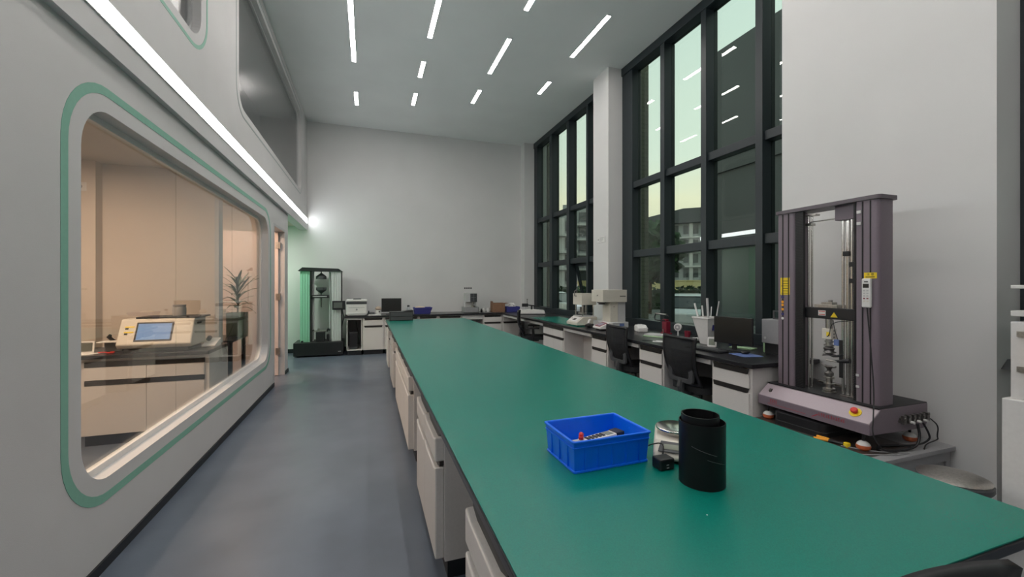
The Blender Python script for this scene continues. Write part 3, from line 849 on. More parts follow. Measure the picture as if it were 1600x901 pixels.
# rolled black rubber sheet standing on end
def spiral(r0, r1, turns, z0, z1, th, cx=0, cy=0, slant=0):
    s = MB(); n = int(turns * 48); V = []
    for i in range(n + 1):
        t = i / n; a = 2 * pi * turns * t; rr = r0 + (r1 - r0) * t
        zt = z1 + slant * cos(a)
        for q, z in ((rr, z0), (rr, zt), (rr - th, zt), (rr - th, z0)):
            V.append((cx + q * cos(a), cy + q * sin(a), z))
    Fc = []
    for i in range(n):
        for k in range(4):
            j = (k + 1) % 4
            Fc.append((i * 4 + k, i * 4 + j, (i + 1) * 4 + j, (i + 1) * 4 + k))
    Fc += [(0, 1, 2, 3), (n * 4, n * 4 + 3, n * 4 + 2, n * 4 + 1)]
    s._add(V, Fc); return s
r = thing('rubber_roll', 'tall black rolled rubber sheet standing upright on the green bench', 'roll', (1.043, 1.095, .8502))
spiral(.070, .0725, 1.05, 0, .203, .0025).build('outer_sheet', 'rubber_black', r, smooth=True)
spiral(.055, .0605, 1.7, .0, .224, .0022, -.003, .003).build('inner_sheet', 'rubber_black', r, smooth=True)
s = MB()
for a0, a1, z0, z1 in ((-2.75, -1.7, .135, .112), (-2.1, -1.2, .100, .080)):
    s.tube([(.0733 * cos(a0 + (a1 - a0) * k / 10), .0733 * sin(a0 + (a1 - a0) * k / 10), z0 + (z1 - z0) * k / 10) for k in range(11)], .0009, 5)
s.build('crease', 'dark_grey', r)
tag(MB().blob((.905, .93, .8512), .0022, .0022, .001, 1).build('paper_scrap', 'paper'), 'tiny white speck of paper on the green mat in front', 'scrap')

# black organiser at the far end of the bench
r = thing('desk_organiser', 'black tray organiser on the far end of the long green bench', 'organiser', (.37, 7.80, .8502))
MB().plate([[(0, 0), (.41, 0), (.41, .19), (.33, .185), (.22, .165), (0, .165)]], 0, .22, 'XZ').build('shell', 'black', r, .004)
bx('drawer', 'dark_grey', r, .012, .398, -.006, .0, .01, .07, .002)
bx('drawer', 'dark_grey', r, .012, .398, -.006, .0, .08, .15, .002)

# ================================================================== ALONG THE BACK WALL
CT = .8402
# far testing machine
L = (-.97, 9.80, 0)
r = world_thing('testing_machine', 'tall far testing machine with black base and two pale columns against the back wall', 'testing machine', L)
bx('base', 'black', r, -1.45, -.50, 9.52, 10.12, .03, .30, .006)
for x in (-1.36, -.60):
    for y in (9.6, 10.04): MB().cyl((x, y, 0), (x, y, .03), .035).build('foot', 'black', r)
for x0, x1, m in ((-1.345, -1.16, 'column_lit_green'), (-.74, -.55, 'column_white')):
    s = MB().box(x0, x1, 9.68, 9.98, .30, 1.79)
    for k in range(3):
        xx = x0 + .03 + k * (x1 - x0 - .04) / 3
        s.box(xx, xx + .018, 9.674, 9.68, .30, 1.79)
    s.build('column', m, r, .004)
bx('column_edge', 'black', r, -1.158, -1.14, 9.69, 9.97, .30, 1.79)
bx('column_edge', 'black', r, -.549, -.538, 9.69, 9.97, .30, 1.79)
for x in (-1.11, -.78): MB().cyl((x, 9.83, .30), (x, 9.83, 1.79), .02).build('lead_screw', 'light_grey', r)
MB().plate([[(-1.39, 1.79), (-.52, 1.79), (-.60, 1.85), (-1.30, 1.87)]], 9.64, 10.02, 'XZ').build('top_cover', 'black', r, .006)
bx('crosshead', 'black', r, -1.14, -.80, 9.72, 9.94, 1.22, 1.285, .006)
bx('crosshead_slot', 'light_grey', r, -1.11, -.83, 9.714, 9.72, 1.245, 1.262)
def grip(cx, cy, z, sgn):
    return MB().lathe([(.012, 0), (.012, .035 * sgn), (.035, .05 * sgn), (.098, .10 * sgn), (.105, .12 * sgn), (.105, .165 * sgn), (.001, .165 * sgn)], (cx, cy, z), 20)
grip(-.95, 9.80, 1.79, -1).build('upper_platen', 'dark_grey', r)
grip(-.95, 9.80, 1.285, 1).build('lower_platen', 'dark_grey', r)
MB().cyl((-.95, 9.8, 1.22), (-.95, 9.8, 1.02), .018, .010).build('probe', 'steel_dark', r)
MB().box(-1.05, -.88, 9.70, 9.90, .30, .50).box(-.84, -.79, 9.74, 9.86, .30, .44).build('fixture', 'black', r, .006)
MB().box(-1.10, -.84, 9.74, 9.84, .50, .525).cyl((-1.0, 9.79, .525), (-1.0, 9.79, .57), .02).build('fixture_jaw', 'steel', r, .003)
MB().tube([(-1.11, 9.79, .54), (-1.09, 9.79, .50)], .02).build('fixture_knob', 'black', r)
MB().tube([(-.84, 9.79, .50), (-.81, 9.78, .56), (-.78, 9.78, .52)], .022).build('fixture_knob', 'black', r)
bx('emergency_knob', 'black', r, -1.32, -1.28, 9.62, 9.66, .30, .33, .004)
bx('badge', 'light_grey', r, -.60, -.54, 9.516, 9.52, .09, .105)
a = MB().tube([(-.60, 10.0, .32), (-.50, 9.75, .8), (-.53, 9.66, 1.0)], .012).build('control_arm', 'dark_grey', r)
b_ = bx('control_panel', 'black', r, -.72, -.46, 9.60, 9.64, .97, 1.16, .008)
bx('screen', 'screen_grey', b_, -.69, -.52, 9.596, 9.60, 1.01, 1.13)
done()

r = thing('laser_printer', 'white and black desktop printer at the left end of the back counter', 'printer', (-.44, 9.55, CT))
bx('body', 'plastic_white', r, 0, .42, 0, .38, .012, .29, .02)
bx('scanner_band', 'dark_grey', r, .003, .417, -.006, .36, .245, .30, .006)
bx('scanner_lid', 'plastic_white', r, 0, .42, 0, .38, .302, .345, .012)
MB().plate([rrect(.14, .30, .05, .2, .02)], .346, .365, 'XY').build('document_feed', 'dark_grey', r, .006)
bx('paper_tray', 'light_grey', r, .03, .39, -.02, .3, .004, .06, .01)
MB().cyl((.21, -.004, .13), (.21, 0, .13), .02).build('badge', 'grey', r)
bx('shadow_gap', 'grey', r, .05, .37, -.003, .0, .17, .176)

def monitor(label, loc, rz, w=.48, h=.28, lift=.06, m='screen_dark'):
    r = thing('computer_monitor', label, 'monitor', loc, rz)
    # screen faces local -Y
    MB().plate([rrect(-.12, .12, -.08, .08, .02)], 0, .010, 'XY').build('stand_base', 'black', r, .002)
    bx('stand_neck', 'black', r, -.022, .022, .01, .03, .01, lift + .12, .003)
    b_ = bx('housing', 'black', r, -w / 2, w / 2, -.015, .012, lift, lift + h, .004)
    bx('screen', m, b_, -w / 2 + .008, w / 2 - .008, -.0165, -.015, lift + .016, lift + h - .008)
    return r
monitor('black monitor on the back counter behind the black organiser', (.50, 9.75, CT), 0, .43, .30, .06)
r = thing('desk_telephone', 'small dark telephone beside the printer', 'telephone', (.065, 9.62, CT))
MB().plate([[(0, 0), (.16, 0), (.16, .05), (0, .02)]], -.07, .07, 'YZ').build('body', 'dark_grey', r, .004)
MB().tube([(-.05, .02, .045), (-.05, .05, .075), (-.05, .12, .08), (-.05, .15, .06)], .014).build('handset', 'black', r)
r = thing('keyboard', 'short white keyboard on the back counter beside the printer', 'keyboard', (.14, 9.50, CT))
bx('deck', 'paper', r, -.13, .13, -.03, .05, 0, .018, .003)
bx('keys', 'light_grey', r, -.12, .12, -.02, .04, .018, .022)
r = thing('figurine', 'small orange and white round figurine between telephone and monitor', 'figurine', (.215, 9.66, CT))
MB().lathe([(.05, 0), (.062, .03), (.06, .08), (.04, .11), (.03, .115)], seg=18).build('body', 'plastic_white', r, smooth=True)
MB().lathe([(.04, .11), (.062, .125), (.065, .15), (.04, .18), (.001, .19)], seg=18).build('top', 'tan_cloth', r, smooth=True)
MB().blob((.02, -.058, .07), .018, .01, .018, 1).build('nose', 'black', r)
r = thing('water_bottle', 'clear bottle with a dark cap on the back counter right of the monitor', 'bottle', (.88, 9.85, CT))
MB().lathe([(.03, 0), (.033, .01), (.033, .12), (.02, .15), (.02, .16)], seg=18).build('body', 'clear_plastic', r, smooth=True)
MB().lathe([(.026, .16), (.028, .165), (.028, .19), (.02, .195)], seg=18).build('cap', 'dark_grey', r, smooth=True)
r = thing('paper_cup', 'white paper cup beside the clear bottle on the back counter', 'cup', (.80, 9.78, CT))
MB().lathe([(.028, 0), (.036, .09), (.034, .09), (.027, .004)], seg=18).build('body', 'paper', r)
def open_tray(name, label, cat, loc, rz, w, d, h, m, fl=.02, t=.006):
    r = thing(name, label, cat, loc, rz)
    o1 = ring(fl, w - fl, fl, d - fl, 0); o2 = ring(0, w, 0, d, h); i2 = ring(t, w - t, t, d - t, h); i1 = ring(fl + t, w - fl - t, fl + t, d - fl - t, t)
    Fc = [(0, 3, 2, 1), (12, 13, 14, 15)]
    for k in range(4):
        j = (k + 1) % 4
        Fc += [(k, j, 4 + j, 4 + k), (4 + k, 4 + j, 8 + j, 8 + k), (8 + k, 8 + j, 12 + j, 12 + k)]
    s = MB(); s._add(o1 + o2 + i2 + i1, Fc); s.build('shell', m, r, .004)
    return r
open_tray('plastic_tray', 'lower blue tray of the two stacked left of the middle of the back counter', 'tray', (.99, 9.62, CT), 0, .38, .28, .075, 'blue_tray')
open_tray('plastic_tray', 'upper tilted blue tray holding a tan cloth on the back counter', 'tray', (.99, 9.60, CT + .0765), radians(2), .41, .30, .07, 'blue_tray')
r = thing('folded_cloth', 'tan cloth heaped in the upper blue tray', 'cloth', (1.13, 9.74, CT + .085))
MB().blob((0, 0, .045), .12, .09, .045, 3, .06, 2).build('folds', 'tan_cloth', r, smooth=True)

r = thing('hardness_tester', 'grey bench hardness tester with dark window on the back counter', 'instrument', (2.33, 9.80, CT))
MB().plate([rrect(-.18, .18, -.16, .18, .04)], .012, .13, 'XY').build('base', 'grey', r, .012)
MB().plate([rrect(-.19, .19, -.17, .19, .04)], 0, .012, 'XY').build('base_rim', 'black', r)
bx('body', 'light_grey', r, -.13, .14, -.02, .17, .13, .47, .01)
bx('head', 'light_grey', r, -.13, .14, -.12, -.02, .25, .47, .008)
b_ = bx('window', 'dark_grey', r, -.03, .13, -.126, -.12, .26, .455, .004)
MB().box(-.01, .11, -.13, -.126, .36, .364).box(.05, .053, -.13, -.126, .27, .45).build('pointer', 'grey', b_)
MB().cyl((.04, -.09, .13), (.04, -.09, .17), .05).cyl((.04, -.09, .20), (.04, -.09, .25), .02).build('anvil', 'steel', r)
r = thing('small_bottle', 'small black bottle right of the hardness tester', 'bottle', (2.60, 9.78, CT))
MB().lathe([(.022, 0), (.024, .05), (.012, .065), (.012, .085), (.001, .086)], seg=16).build('body', 'black', r, smooth=True)
for k, (x, lb) in enumerate(((2.68, 'white mug on the back counter, the one nearer the hardness tester'), (2.78, 'white mug on the back counter, the one nearer the cardboard box'))):
    r = thing('mug', lb, 'mug', (x, 9.84, CT), 0, 'white mugs on the back counter')
    MB().lathe([(.033, 0), (.036, .01), (.036, .10), (.032, .10), (.031, .012)], seg=20).build('body', 'paper', r)
    MB().tube([(.035, 0, .08), (.06, 0, .07), (.06, 0, .04), (.035, 0, .025)], .005, smooth=1).build('handle', 'paper', r)
r = thing('cardboard_box', 'open brown cardboard box on the back counter', 'box', (2.87, 9.68, CT))
MB().plate([rect(0, .30, 0, .25), rect(.004, .296, .004, .246)], 0.004, .22, 'XY').box(0, .30, 0, .25, 0, .004).build('shell', 'cardboard', r)
MB().box(0, .004, 0, .25, 0, .004, Matrix.Identity(4)).plate([[(0, 0), (.24, 0), (.22, .045), (.02, .045)]], 0, .004, 'YZ', Matrix.Translation((0, .005, .218)) @ Matrix.Rotation(radians(-8), 4, 'Y')).build('flap', 'cardboard', r)
MB().plate([[(0, 0), (.26, 0), (.24, .10), (.02, .10)]], 0, .004, 'XY', Matrix.Translation((.296, .245, .20)) @ Matrix.Rotation(radians(-90), 4, 'Z') @ Matrix.Rotation(radians(8), 4, 'X')).build('flap', 'cardboard', r)
open_tray('plastic_box', 'blue plastic box with white bags at the right end of the back counter', 'box', (3.20, 9.62, CT), 0, .34, .26, .13, 'blue_tray', .008)
r = thing('plastic_bag', 'white plastic bags heaped in the blue box', 'bag', (3.37, 9.75, CT + .012))
MB().blob((0, 0, .11), .10, .08, .10, 3, .12, 8).build('film', 'paper', r)
# computer tower in the open cabinet
r = thing('computer_tower', 'black computer tower inside the open cabinet below the printer', 'computer', (-.385, 9.58, .1185))
bx('case', 'dark_grey', r, .01, .17, 0, .42, 0, .36, .004)
bx('front_panel', 'black', r, .012, .168, -.008, 0, .05, .35, .003)
tag(MB().tube([(-.20, 9.66, .125), (-.165, 9.60, .30), (-.18, 9.58, .45), (-.22, 9.70, .52), (-.25, 9.80, .70)], .006, smooth=2).build('cable', 'black'), 'dark cable hanging in the open cabinet beside the tower', 'cable')

# ================================================================== ALONG THE WINDOW COUNTER
r = thing('balance_instrument', 'white flat instrument with black lever arms at the far end of the window counter', 'instrument', (3.50, 8.75, CT), radians(-20))
MB().plate([[(-.30, .02), (.30, .02), (.28, .09), (.05, .11), (-.28, .10)]], -.14, .14, 'XZ').build('body', 'plastic_white', r, .008)
MB().plate([rrect(-.30, .30, -.15, .15, .02)], 0, .018, 'XY').build('base_rim', 'black', r)
MB().tube([(-.20, 0, .22), (.05, 0, .19), (.34, 0, .13)], .014).box(-.22, -.08, -.05, .05, .17, .24).box(-.02, .02, -.02, .02, .10, .20).build('lever_arm', 'black', r, .003)
MB().cyl((-.10, 0, .24), (-.10, 0, .33), .008).cyl((-.10, 0, .33), (-.10, 0, .345), .016).build('adjusting_screw', 'steel_dark', r)
tag(MB().plate([rrect(3.10, 3.74, 5.84, 7.90, .02)], CT, CT + .003, 'XY').build('counter_mat', 'green_mat'), 'green rubber mat on the window counter under the shaker', 'mat')
MT = CT + .0032
r = world_thing('shaker_instrument', 'beige instrument on four posts with a box head, on the green counter mat', 'instrument', (3.32, 6.06, MT))
MB().plate([[(3.13, MT + .012), (3.50, MT + .012), (3.50, .985), (3.25, .985), (3.13, .90)]], 5.90, 6.26, 'XZ').build('base', 'beige', r, .006)
for x in (3.17, 3.46):
    for y in (5.94, 6.22): MB().cyl((x, y, MT), (x, y, MT + .013), .015).build('foot', 'black', r)
m4 = Matrix.Translation((3.19, 6.08, .943)) @ Matrix.Rotation(radians(-35.5), 4, 'Y')
MB().box(-.055, .055, -.14, .14, 0, .006, m4).build('keypad', 'plastic_white', r)
MB().box(-.03, .02, -.05, .04, .006, .008, m4).box(.0, .02, .08, .10, .006, .008, m4).build('display', 'steel_dark', r)
bx('table_plate', 'light_grey', r, 3.24, 3.50, 5.93, 6.24, .985, .998, .003)
for x in (3.27, 3.46):
    for y in (5.96, 6.20): MB().cyl((x, y, .998), (x, y, 1.18), .010).build('post', 'chrome', r, smooth=True)
bx('head', 'beige', r, 3.235, 3.50, 5.93, 6.23, 1.178, 1.362, .003)
MB().cyl((3.33, 6.08, 1.04), (3.33, 6.08, 1.14), .045).cyl((3.33, 6.08, .998), (3.33, 6.08, 1.19), .012).build('specimen_holder', 'steel_dark', r, smooth=True)
MB().cyl((3.33, 6.08, 1.03), (3.33, 6.08, 1.045), .07).build('holder_ring', 'steel', r)
MB().tube([(3.225, 6.10, 1.32), (3.215, 6.14, 1.32), (3.215, 6.14, 1.40), (3.26, 6.14, 1.42)], .007).cyl((3.26, 6.14, 1.362), (3.26, 6.14, 1.45), .006).build('top_lever', 'steel_dark', r)
done()
r = thing('hand_tool', 'black hand tool with a white nozzle lying between the shaker and the touch panel', 'tool', (3.24, 5.70, CT + .0035), radians(30))
MB().tube([(-.10, 0, .03), (.0, 0, .035), (.10, .02, .03)], [.025, .03, .02]).box(-.03, .09, -.03, .03, 0, .05).build('body', 'black', r, .005)
MB().tube([(.02, .03, .055), (.08, .05, .10), (.12, .05, .11)], .018, smooth=1).build('nozzle', 'plastic_white', r, smooth=True)
r = thing('control_panel', 'white wedge touch panel in front of the grey tower instrument', 'controller', (3.27, 5.37, CT), radians(-8))
MB().plate([[(-.10, .02), (.11, .02), (.11, .105), (.06, .11), (-.10, .045)]], -.13, .13, 'XZ').build('housing', 'plastic_white', r, .008)
bx('foot', 'black', r, -.06, .08, -.10, .10, 0, .02, .002)
m4 = Matrix.Translation((-.022, 0, .0795)) @ Matrix.Rotation(radians(-22), 4, 'Y')
b_ = MB().box(-.066, .066, -.09, .09, 0, .003, m4).build('bezel', 'dark_red', r)
MB().box(-.045, .045, -.065, .065, .003, .004, m4).build('screen', 'screen_glow', b_)

r = world_thing('tower_instrument', 'tall grey and white tower instrument with overhanging head beside the middle pillar', 'instrument', (3.55, 5.60, CT))
MB().box(3.40, 3.76, 5.42, 5.86, CT, .935).build('base', 'light_grey', r, .006)
bx('display_plate', 'blue_pad', r, 3.60, 3.68, 5.416, 5.42, .875, .915)
bx('column_cover', 'beige', r, 3.475, 3.61, 5.48, 5.70, .935, 1.24, .004)
bx('rear_column', 'light_grey', r, 3.612, 3.745, 5.48, 5.74, .935, 1.24, .004)
bx('head', 'beige', r, 3.325, 3.745, 5.44, 5.78, 1.24, 1.425, .004)
MB().cyl((3.40, 5.60, 1.222), (3.40, 5.60, 1.24), .07).cyl((3.40, 5.60, 1.20), (3.40, 5.60, 1.222), .05).build('outlet', 'dark_grey', r)
bx('vent_slot', 'black', r, 3.62, 3.72, 5.436, 5.44, 1.325, 1.335)
MB().cyl((3.54, 5.476, 1.17), (3.54, 5.48, 1.17), .007).cyl((3.321, 5.60, 1.34), (3.325, 5.60, 1.34), .01).build('lock', 'steel_dark', r)
done()
r = thing('white_box', 'small white tissue box between the second chair and the red hand press', 'box', (3.66, 4.98, CT), radians(-20))
MB().plate([[(-.10, 0), (.10, 0), (.10, .07), (.06, .095), (-.02, .095), (-.10, .06)]], -.07, .07, 'YZ').build('carton', 'plastic_white', r, .012)
MB().box(-.03, .03, .02, .06, .095, .10).build('opening', 'light_grey', r)
r = thing('hand_press', 'dark red hand press with steel loop handle at the foot of the near tall window', 'press', (3.80, 4.62, CT))
MB().box(-.05, .05, -.06, .06, 0, .02).box(-.035, .035, -.045, .045, .02, .17).box(-.02, .03, -.02, .06, .17, .20).build('body', 'dark_red', r, .008)
MB().tube([(-.02, 0, .18), (-.02, .19, .17), (-.02, .22, .20), (-.02, .20, .25), (-.02, .17, .26), (-.02, -.05, .26), (-.02, -.07, .24)], .008, smooth=1).build('loop_handle', 'black', r, smooth=True)
MB().tube([(-.028, .18, .268), (-.028, -.04, .268)], .010).build('handle_grip', 'chrome', r, smooth=True)
MB().cyl((-.05, .0, .02), (-.05, .0, .07), .006).build('stop_pin', 'steel', r)
r = thing('notepad_stack', 'flat stack of pale pads on the window counter near the red press', 'pads', (3.50, 4.45, CT), radians(-62))
bx('pad', 'pale_green', r, -.13, .13, -.10, .10, 0, .012, .001); bx('pad', 'light_grey', r, -.12, .14, -.09, .10, .0125, .03, .002)
tag(MB().plate([rect(-.105, .105, -.07, .07)], 0, .0015, 'XY').build('paper_sheet', 'paper'), 'white sheet of paper near the counter edge behind the nearest chair', 'paper')
at(bpy.data.objects['paper_sheet'], (3.25, 4.02, CT), radians(-40))
tag(MB().plate([[(0, 0), (.16, .02), (.14, .05), (.01, .03)]], 0, .004, 'XY').build('steel_ruler', 'black'), 'thin dark tool lying beside the white sheet of paper', 'tool')
at(bpy.data.objects['steel_ruler'], (3.09, 4.18, CT), radians(-55))
r = thing('desk_fan', 'small white desk fan on a thin stand on the window counter', 'fan', (3.58, 4.14, CT), radians(-60))
MB().plate([rrect(-.05, .05, -.06, .06, .02)], 0, .02, 'XY').build('base', 'plastic_white', r, .004)
MB().cyl((0, 0, .02), (0, 0, .11), .008).build('stem', 'light_grey', r)
h = MB().cyl((0, -.02, .145), (0, .02, .145), .045).build('fan_head', 'plastic_white', r, .006)
MB().cyl((0, -.024, .145), (0, -.02, .145), .034).build('grille', 'grey', h)
MB().cyl((0, -.028, .145), (0, -.024, .145), .012).build('hub', 'plastic_white', h)
r = thing('cup', 'dark red cup standing behind the white desk fan', 'cup', (3.74, 4.16, CT))
MB().lathe([(.03, 0), (.036, .09), (.033, .09), (.028, .005)], seg=20).build('body', 'dark_red', r)
MB().tube([(.034, 0, .075), (.06, 0, .06), (.032, 0, .02)], .005, smooth=1).build('handle', 'dark_red', r)
tag(MB().tube([(3.92, 4.22, CT + .006), (3.93, 4.12, CT + .05), (3.93, 4.05, CT + .14), (3.94, 3.95, CT + .16), (3.95, 3.90, CT + .10), (3.86, 3.98, CT + .006), (3.80, 3.92, CT + .006)], .006, smooth=2).build('cable', 'black'),
    'black cable arching at the window foot behind the white desk fan', 'cable')
tag(MB().box(-.06, .06, -.02, .02, 0, .025).build('power_strip', 'plastic_white', None, .004), 'small white plug block behind the fan', 'plug')
at(bpy.data.objects['power_strip'], (3.75, 4.00, CT), radians(-50))
tag(MB().box(-.10, .10, -.06, .06, 0, .022).box(-.06, .06, -.04, .04, .022, .026).build('tablet', 'black', None, .004), 'flat black device lying on the counter between the fan and the white bin', 'tablet')
at(bpy.data.objects['tablet'], (3.55, 3.90, CT), radians(-35))
# white tall bin with rolled papers
r = world_thing('white_bin', 'tall white tapering bin holding rolled papers, left of the monitor', 'bin', (3.60, 3.69, CT))
cx, cy = 3.60, 3.69
def rr4(hw, hd, z): return [(cx - hw, cy - hd, z), (cx + hw, cy - hd, z), (cx + hw, cy + hd, z), (cx - hw, cy + hd, z)]
s = MB(); V = rr4(.055, .055, CT) + rr4(.115, .115, 1.135) + rr4(.110, .110, 1.135) + rr4(.050, .050, CT + .006)
Fc = [(0, 3, 2, 1), (12, 13, 14, 15)]
for k in range(4):
    j = (k + 1) % 4
    Fc += [(k, j, 4 + j, 4 + k), (4 + k, 4 + j, 8 + j, 8 + k), (8 + k, 8 + j, 12 + j, 12 + k)]
s._add(V, Fc); s.build('shell', 'plastic_white', r, .008)
MB().plate([rrect(cx - .12, cx + .12, cy - .12, cy + .12, .01), rrect(cx - .108, cx + .108, cy - .108, cy + .108, .008)], 1.125, 1.142, 'XY').build('rim', 'plastic_white', r, .003)
bx('liner', 'navy', r, cx - .03, cx + .09, cy - .10, cy - .088, 1.0, 1.1)
done()
rolls = [((-.02, .03), (-.04, .24), 1.29, .010, 'paper'), ((.03, .005), (.05, .06), 1.35, .013, 'light_grey'), ((-.032, .0), (-.06, .03), 1.27, .009, 'paper'), ((.03, -.03), (.09, -.09), 1.32, .007, 'light_grey'), ((-.01, -.03), (.0, -.06), 1.26, .005, 'paper')]
names = ['rolled paper leaning far left out of the white bin', 'tallest thick grey roll in the white bin', 'short roll standing in the middle of the white bin', 'thin roll leaning right out of the white bin', 'thinnest rod leaning across the white bin']
for (b0, b1, zt, rad, m_), lb in zip(rolls, names):
    tag(MB().cyl((cx + b0[0], cy + b0[1], CT + .012), (cx + b1[0] * .9, cy + b1[1] * .9 if b1[1] < .15 else cy + .16, zt), rad, seg=12).build('paper_roll', m_, smooth=True), lb, 'paper roll', 'rolls in the white bin')
tag(MB().plate([[(0, 0), (.10, 0), (.13, .16), (-.02, .16)]], 0, .10, 'XZ').build('plastic_box', 'navy', None, .008), 'dark blue box standing between the white bin and the monitor', 'box')
at(bpy.data.objects['plastic_box.001'] if 'plastic_box.001' in bpy.data.objects else bpy.data.objects['plastic_box'], (3.80, 3.60, CT), radians(-90))
r = thing('desk_clock', 'small white framed digital clock in front of the white bin', 'clock', (3.47, 3.50, CT), radians(-48))
m4 = Matrix.Rotation(radians(-14), 4, 'X')
MB().plate([rrect(-.045, .045, 0, .105, .015)], 0, .022, 'XZ', m4).build('case', 'plastic_white', r, .004)
MB().plate([rrect(-.030, .030, .018, .085, .004)], -.002, 0, 'XZ', m4).build('screen', 'lcd', r)
mo = monitor('dark monitor at the near end of the window counter', (3.48, 3.235, CT), radians(-80), .405, .27, .065)
r = thing('keyboard', 'black keyboard in front of the near monitor', 'keyboard', (3.24, 3.34, CT), radians(-86))
bx('deck', 'black', r, -.21, .21, -.065, .065, 0, .016, .004)
s = MB()
for i in range(14):
    for j in range(5): s.box(-.20 + i * .0286, -.176 + i * .0286, -.055 + j * .0225, -.036 + j * .0225, .016, .021)
s.build('keys', 'dark_grey', r)
tag(MB().plate([rrect(-.10, .10, -.11, .11, .015)], 0, .003, 'XY').build('mouse_pad', 'blue_pad'), 'blue mouse pad at the near end of the window counter', 'mouse pad')
at(bpy.data.objects['mouse_pad'], (3.36, 2.98, CT), radians(-10))
tag(MB().blob((0, 0, .016), .032, .055, .018, 3).build('computer_mouse', 'black', None, smooth=True), 'black computer mouse on the blue pad', 'mouse')
at(bpy.data.objects['computer_mouse'], (3.40, 3.02, CT + .004), radians(-80))
tag(MB().plate([rect(-.11, .11, -.07, .07)], 0, .012, 'XY').build('document_stack', 'pale_green', None, .001), 'pale papers lying behind the foot of the near monitor', 'papers')
at(bpy.data.objects['document_stack'], (3.68, 3.30, CT), radians(-70))
r = thing('glue_bottle', 'slim pale green bottle right of the near monitor', 'bottle', (3.70, 3.06, CT))
MB().lathe([(.016, 0), (.018, .01), (.018, .12), (.015, .125)], seg=16).build('body', 'pale_green', r, smooth=True)
MB().lathe([(.014, .125), (.014, .15), (.001, .151)], seg=16).build('cap', 'light_grey', r, smooth=True)
r = thing('junction_box', 'grey metal box on the counter between the near monitor and the testing machine', 'box', (3.70, 2.84, CT))
bx('case', 'grey', r, -.07, .07, -.02, .20, .10, .33, .006)
bx('stand', 'black', r, -.05, .05, -.01, .18, 0, .10)
MB().cyl((-.075, .16, .15), (-.07, .16, .15), .012).build('knob', 'light_grey', r)
tag(MB().plate([rrect(-.06, .06, 0, .085, .004), rrect(-.045, .045, .012, .07, .003)], -.01, .0, 'XZ').build('picture_frame', 'dark_grey'), 'small dark frame standing on top of the grey metal box', 'frame')
at(bpy.data.objects['picture_frame'], (3.72, 2.92, CT + .3305), radians(-80))

# ================================================================== NEAR TESTING MACHINE
BZ = .40
r = world_thing('steel_bench', 'low grey steel table carrying the near testing machine', 'table', (3.35, 2.14, 0))
bx('table_top', 'grey', r, 2.98, 3.79, 1.69, 2.62, BZ - .03, BZ, .003)
bx('top_sheet', 'pad_brown', r, 2.985, 3.50, 1.76, 2.61, BZ - .001, BZ + .0003)
bx('frame_rail', 'grey', r, 3.0, 3.77, 1.71, 2.58, BZ - .10, BZ - .03)
for x in (3.0, 3.72):
    for y in (1.71, 2.53): bx('leg', 'grey', r, x, x + .05, y, y + .05, 0, BZ - .10, .002)
bx('side_panel', 'inside', r, 3.05, 3.72, 1.72, 1.725, .08, BZ - .10)
done()

L = (3.40, 2.21, BZ)
r = world_thing('testing_machine', 'big purple-grey two-column testing machine standing against the near white pillar', 'testing machine', L)
X0, X1, Y0, Y1 = 3.09, 3.70, 1.80, 2.62
# base with a bevelled front; the profile is swept along Y
MB().plate([[(X0, .515), (3.66, .505), (X1, .54), (X1, .675), (X0 + .115, .675), (X0, .585)]], Y0, Y1, 'XZ').build('base', 'purple', r, .003)
m4 = Matrix.Translation((X0 + .058, 0, .6305)) @ Matrix.Rotation(-math.atan2(.09, .115), 4, 'Y')
base_face = MB().box(-.070, .070, Y0 + .004, Y1 - .004, -.001, .003, m4).build('front_panel', 'purple_light', r)
bx('deck', 'black', r, X0 + .10, X1 - .002, Y0 + .003, Y1 - .003, .675, .682)
# emergency stop on the slope
es = MB()
c0 = m4 @ Vector((-.005, 1.915, .003)); n_ = (m4.to_3x3() @ Vector((0, 0, 1))).normalized()
es.cyl(c0, c0 + n_ * .005, .036, seg=28).build('stop_plate', 'yellow', r)
MB().cyl(c0 + n_ * .005, c0 + n_ * .02, .016, .016).cyl(c0 + n_ * .02, c0 + n_ * .034, .023, .020, 28).build('stop_button', 'red', r, .003, smooth=True)
c1 = m4 @ Vector((-.01, 2.545, .003))
MB().cyl(c1, c1 + n_ * .004, .013).box(-.012, .012, 2.535, 2.56, .006, .010, m4).build('power_switch', 'steel_dark', r)
# red lettering block and stripe on the vertical front
xf = X0 - .0008
s = MB()
for k in range(4):
    y = 2.51 - k * .016
    s.box(xf, X0, y - .012, y, .548, .552).box(xf, X0, y - .012, y, .560, .564).box(xf, X0, y - .012, y, .572, .576).box(xf, X0, y - .003, y, .548, .576)
s.box(xf, X0, 2.22, 2.53, .536, .539)
s.build('red_print', 'red_mark', r)
s = MB()
s.plate([[(2.17, .532), (2.14, .55), (2.13, .556), (2.13, .562), (2.145, .556), (2.18, .532)]], xf, X0, 'YZ')
for k in range(11):
    y = 2.125 - k * .0165
    s.box(xf, X0, y - .010, y, .553, .557).box(xf, X0, y - .010, y, .563, .567)
    if k % 3: s.box(xf, X0, y - .010, y, .572, .576)
    s.box(xf, X0, y - .003 - (k % 2) * .007, y - (k % 2) * .007, .553, .576)
s.build('model_print', 'red_mark', r)
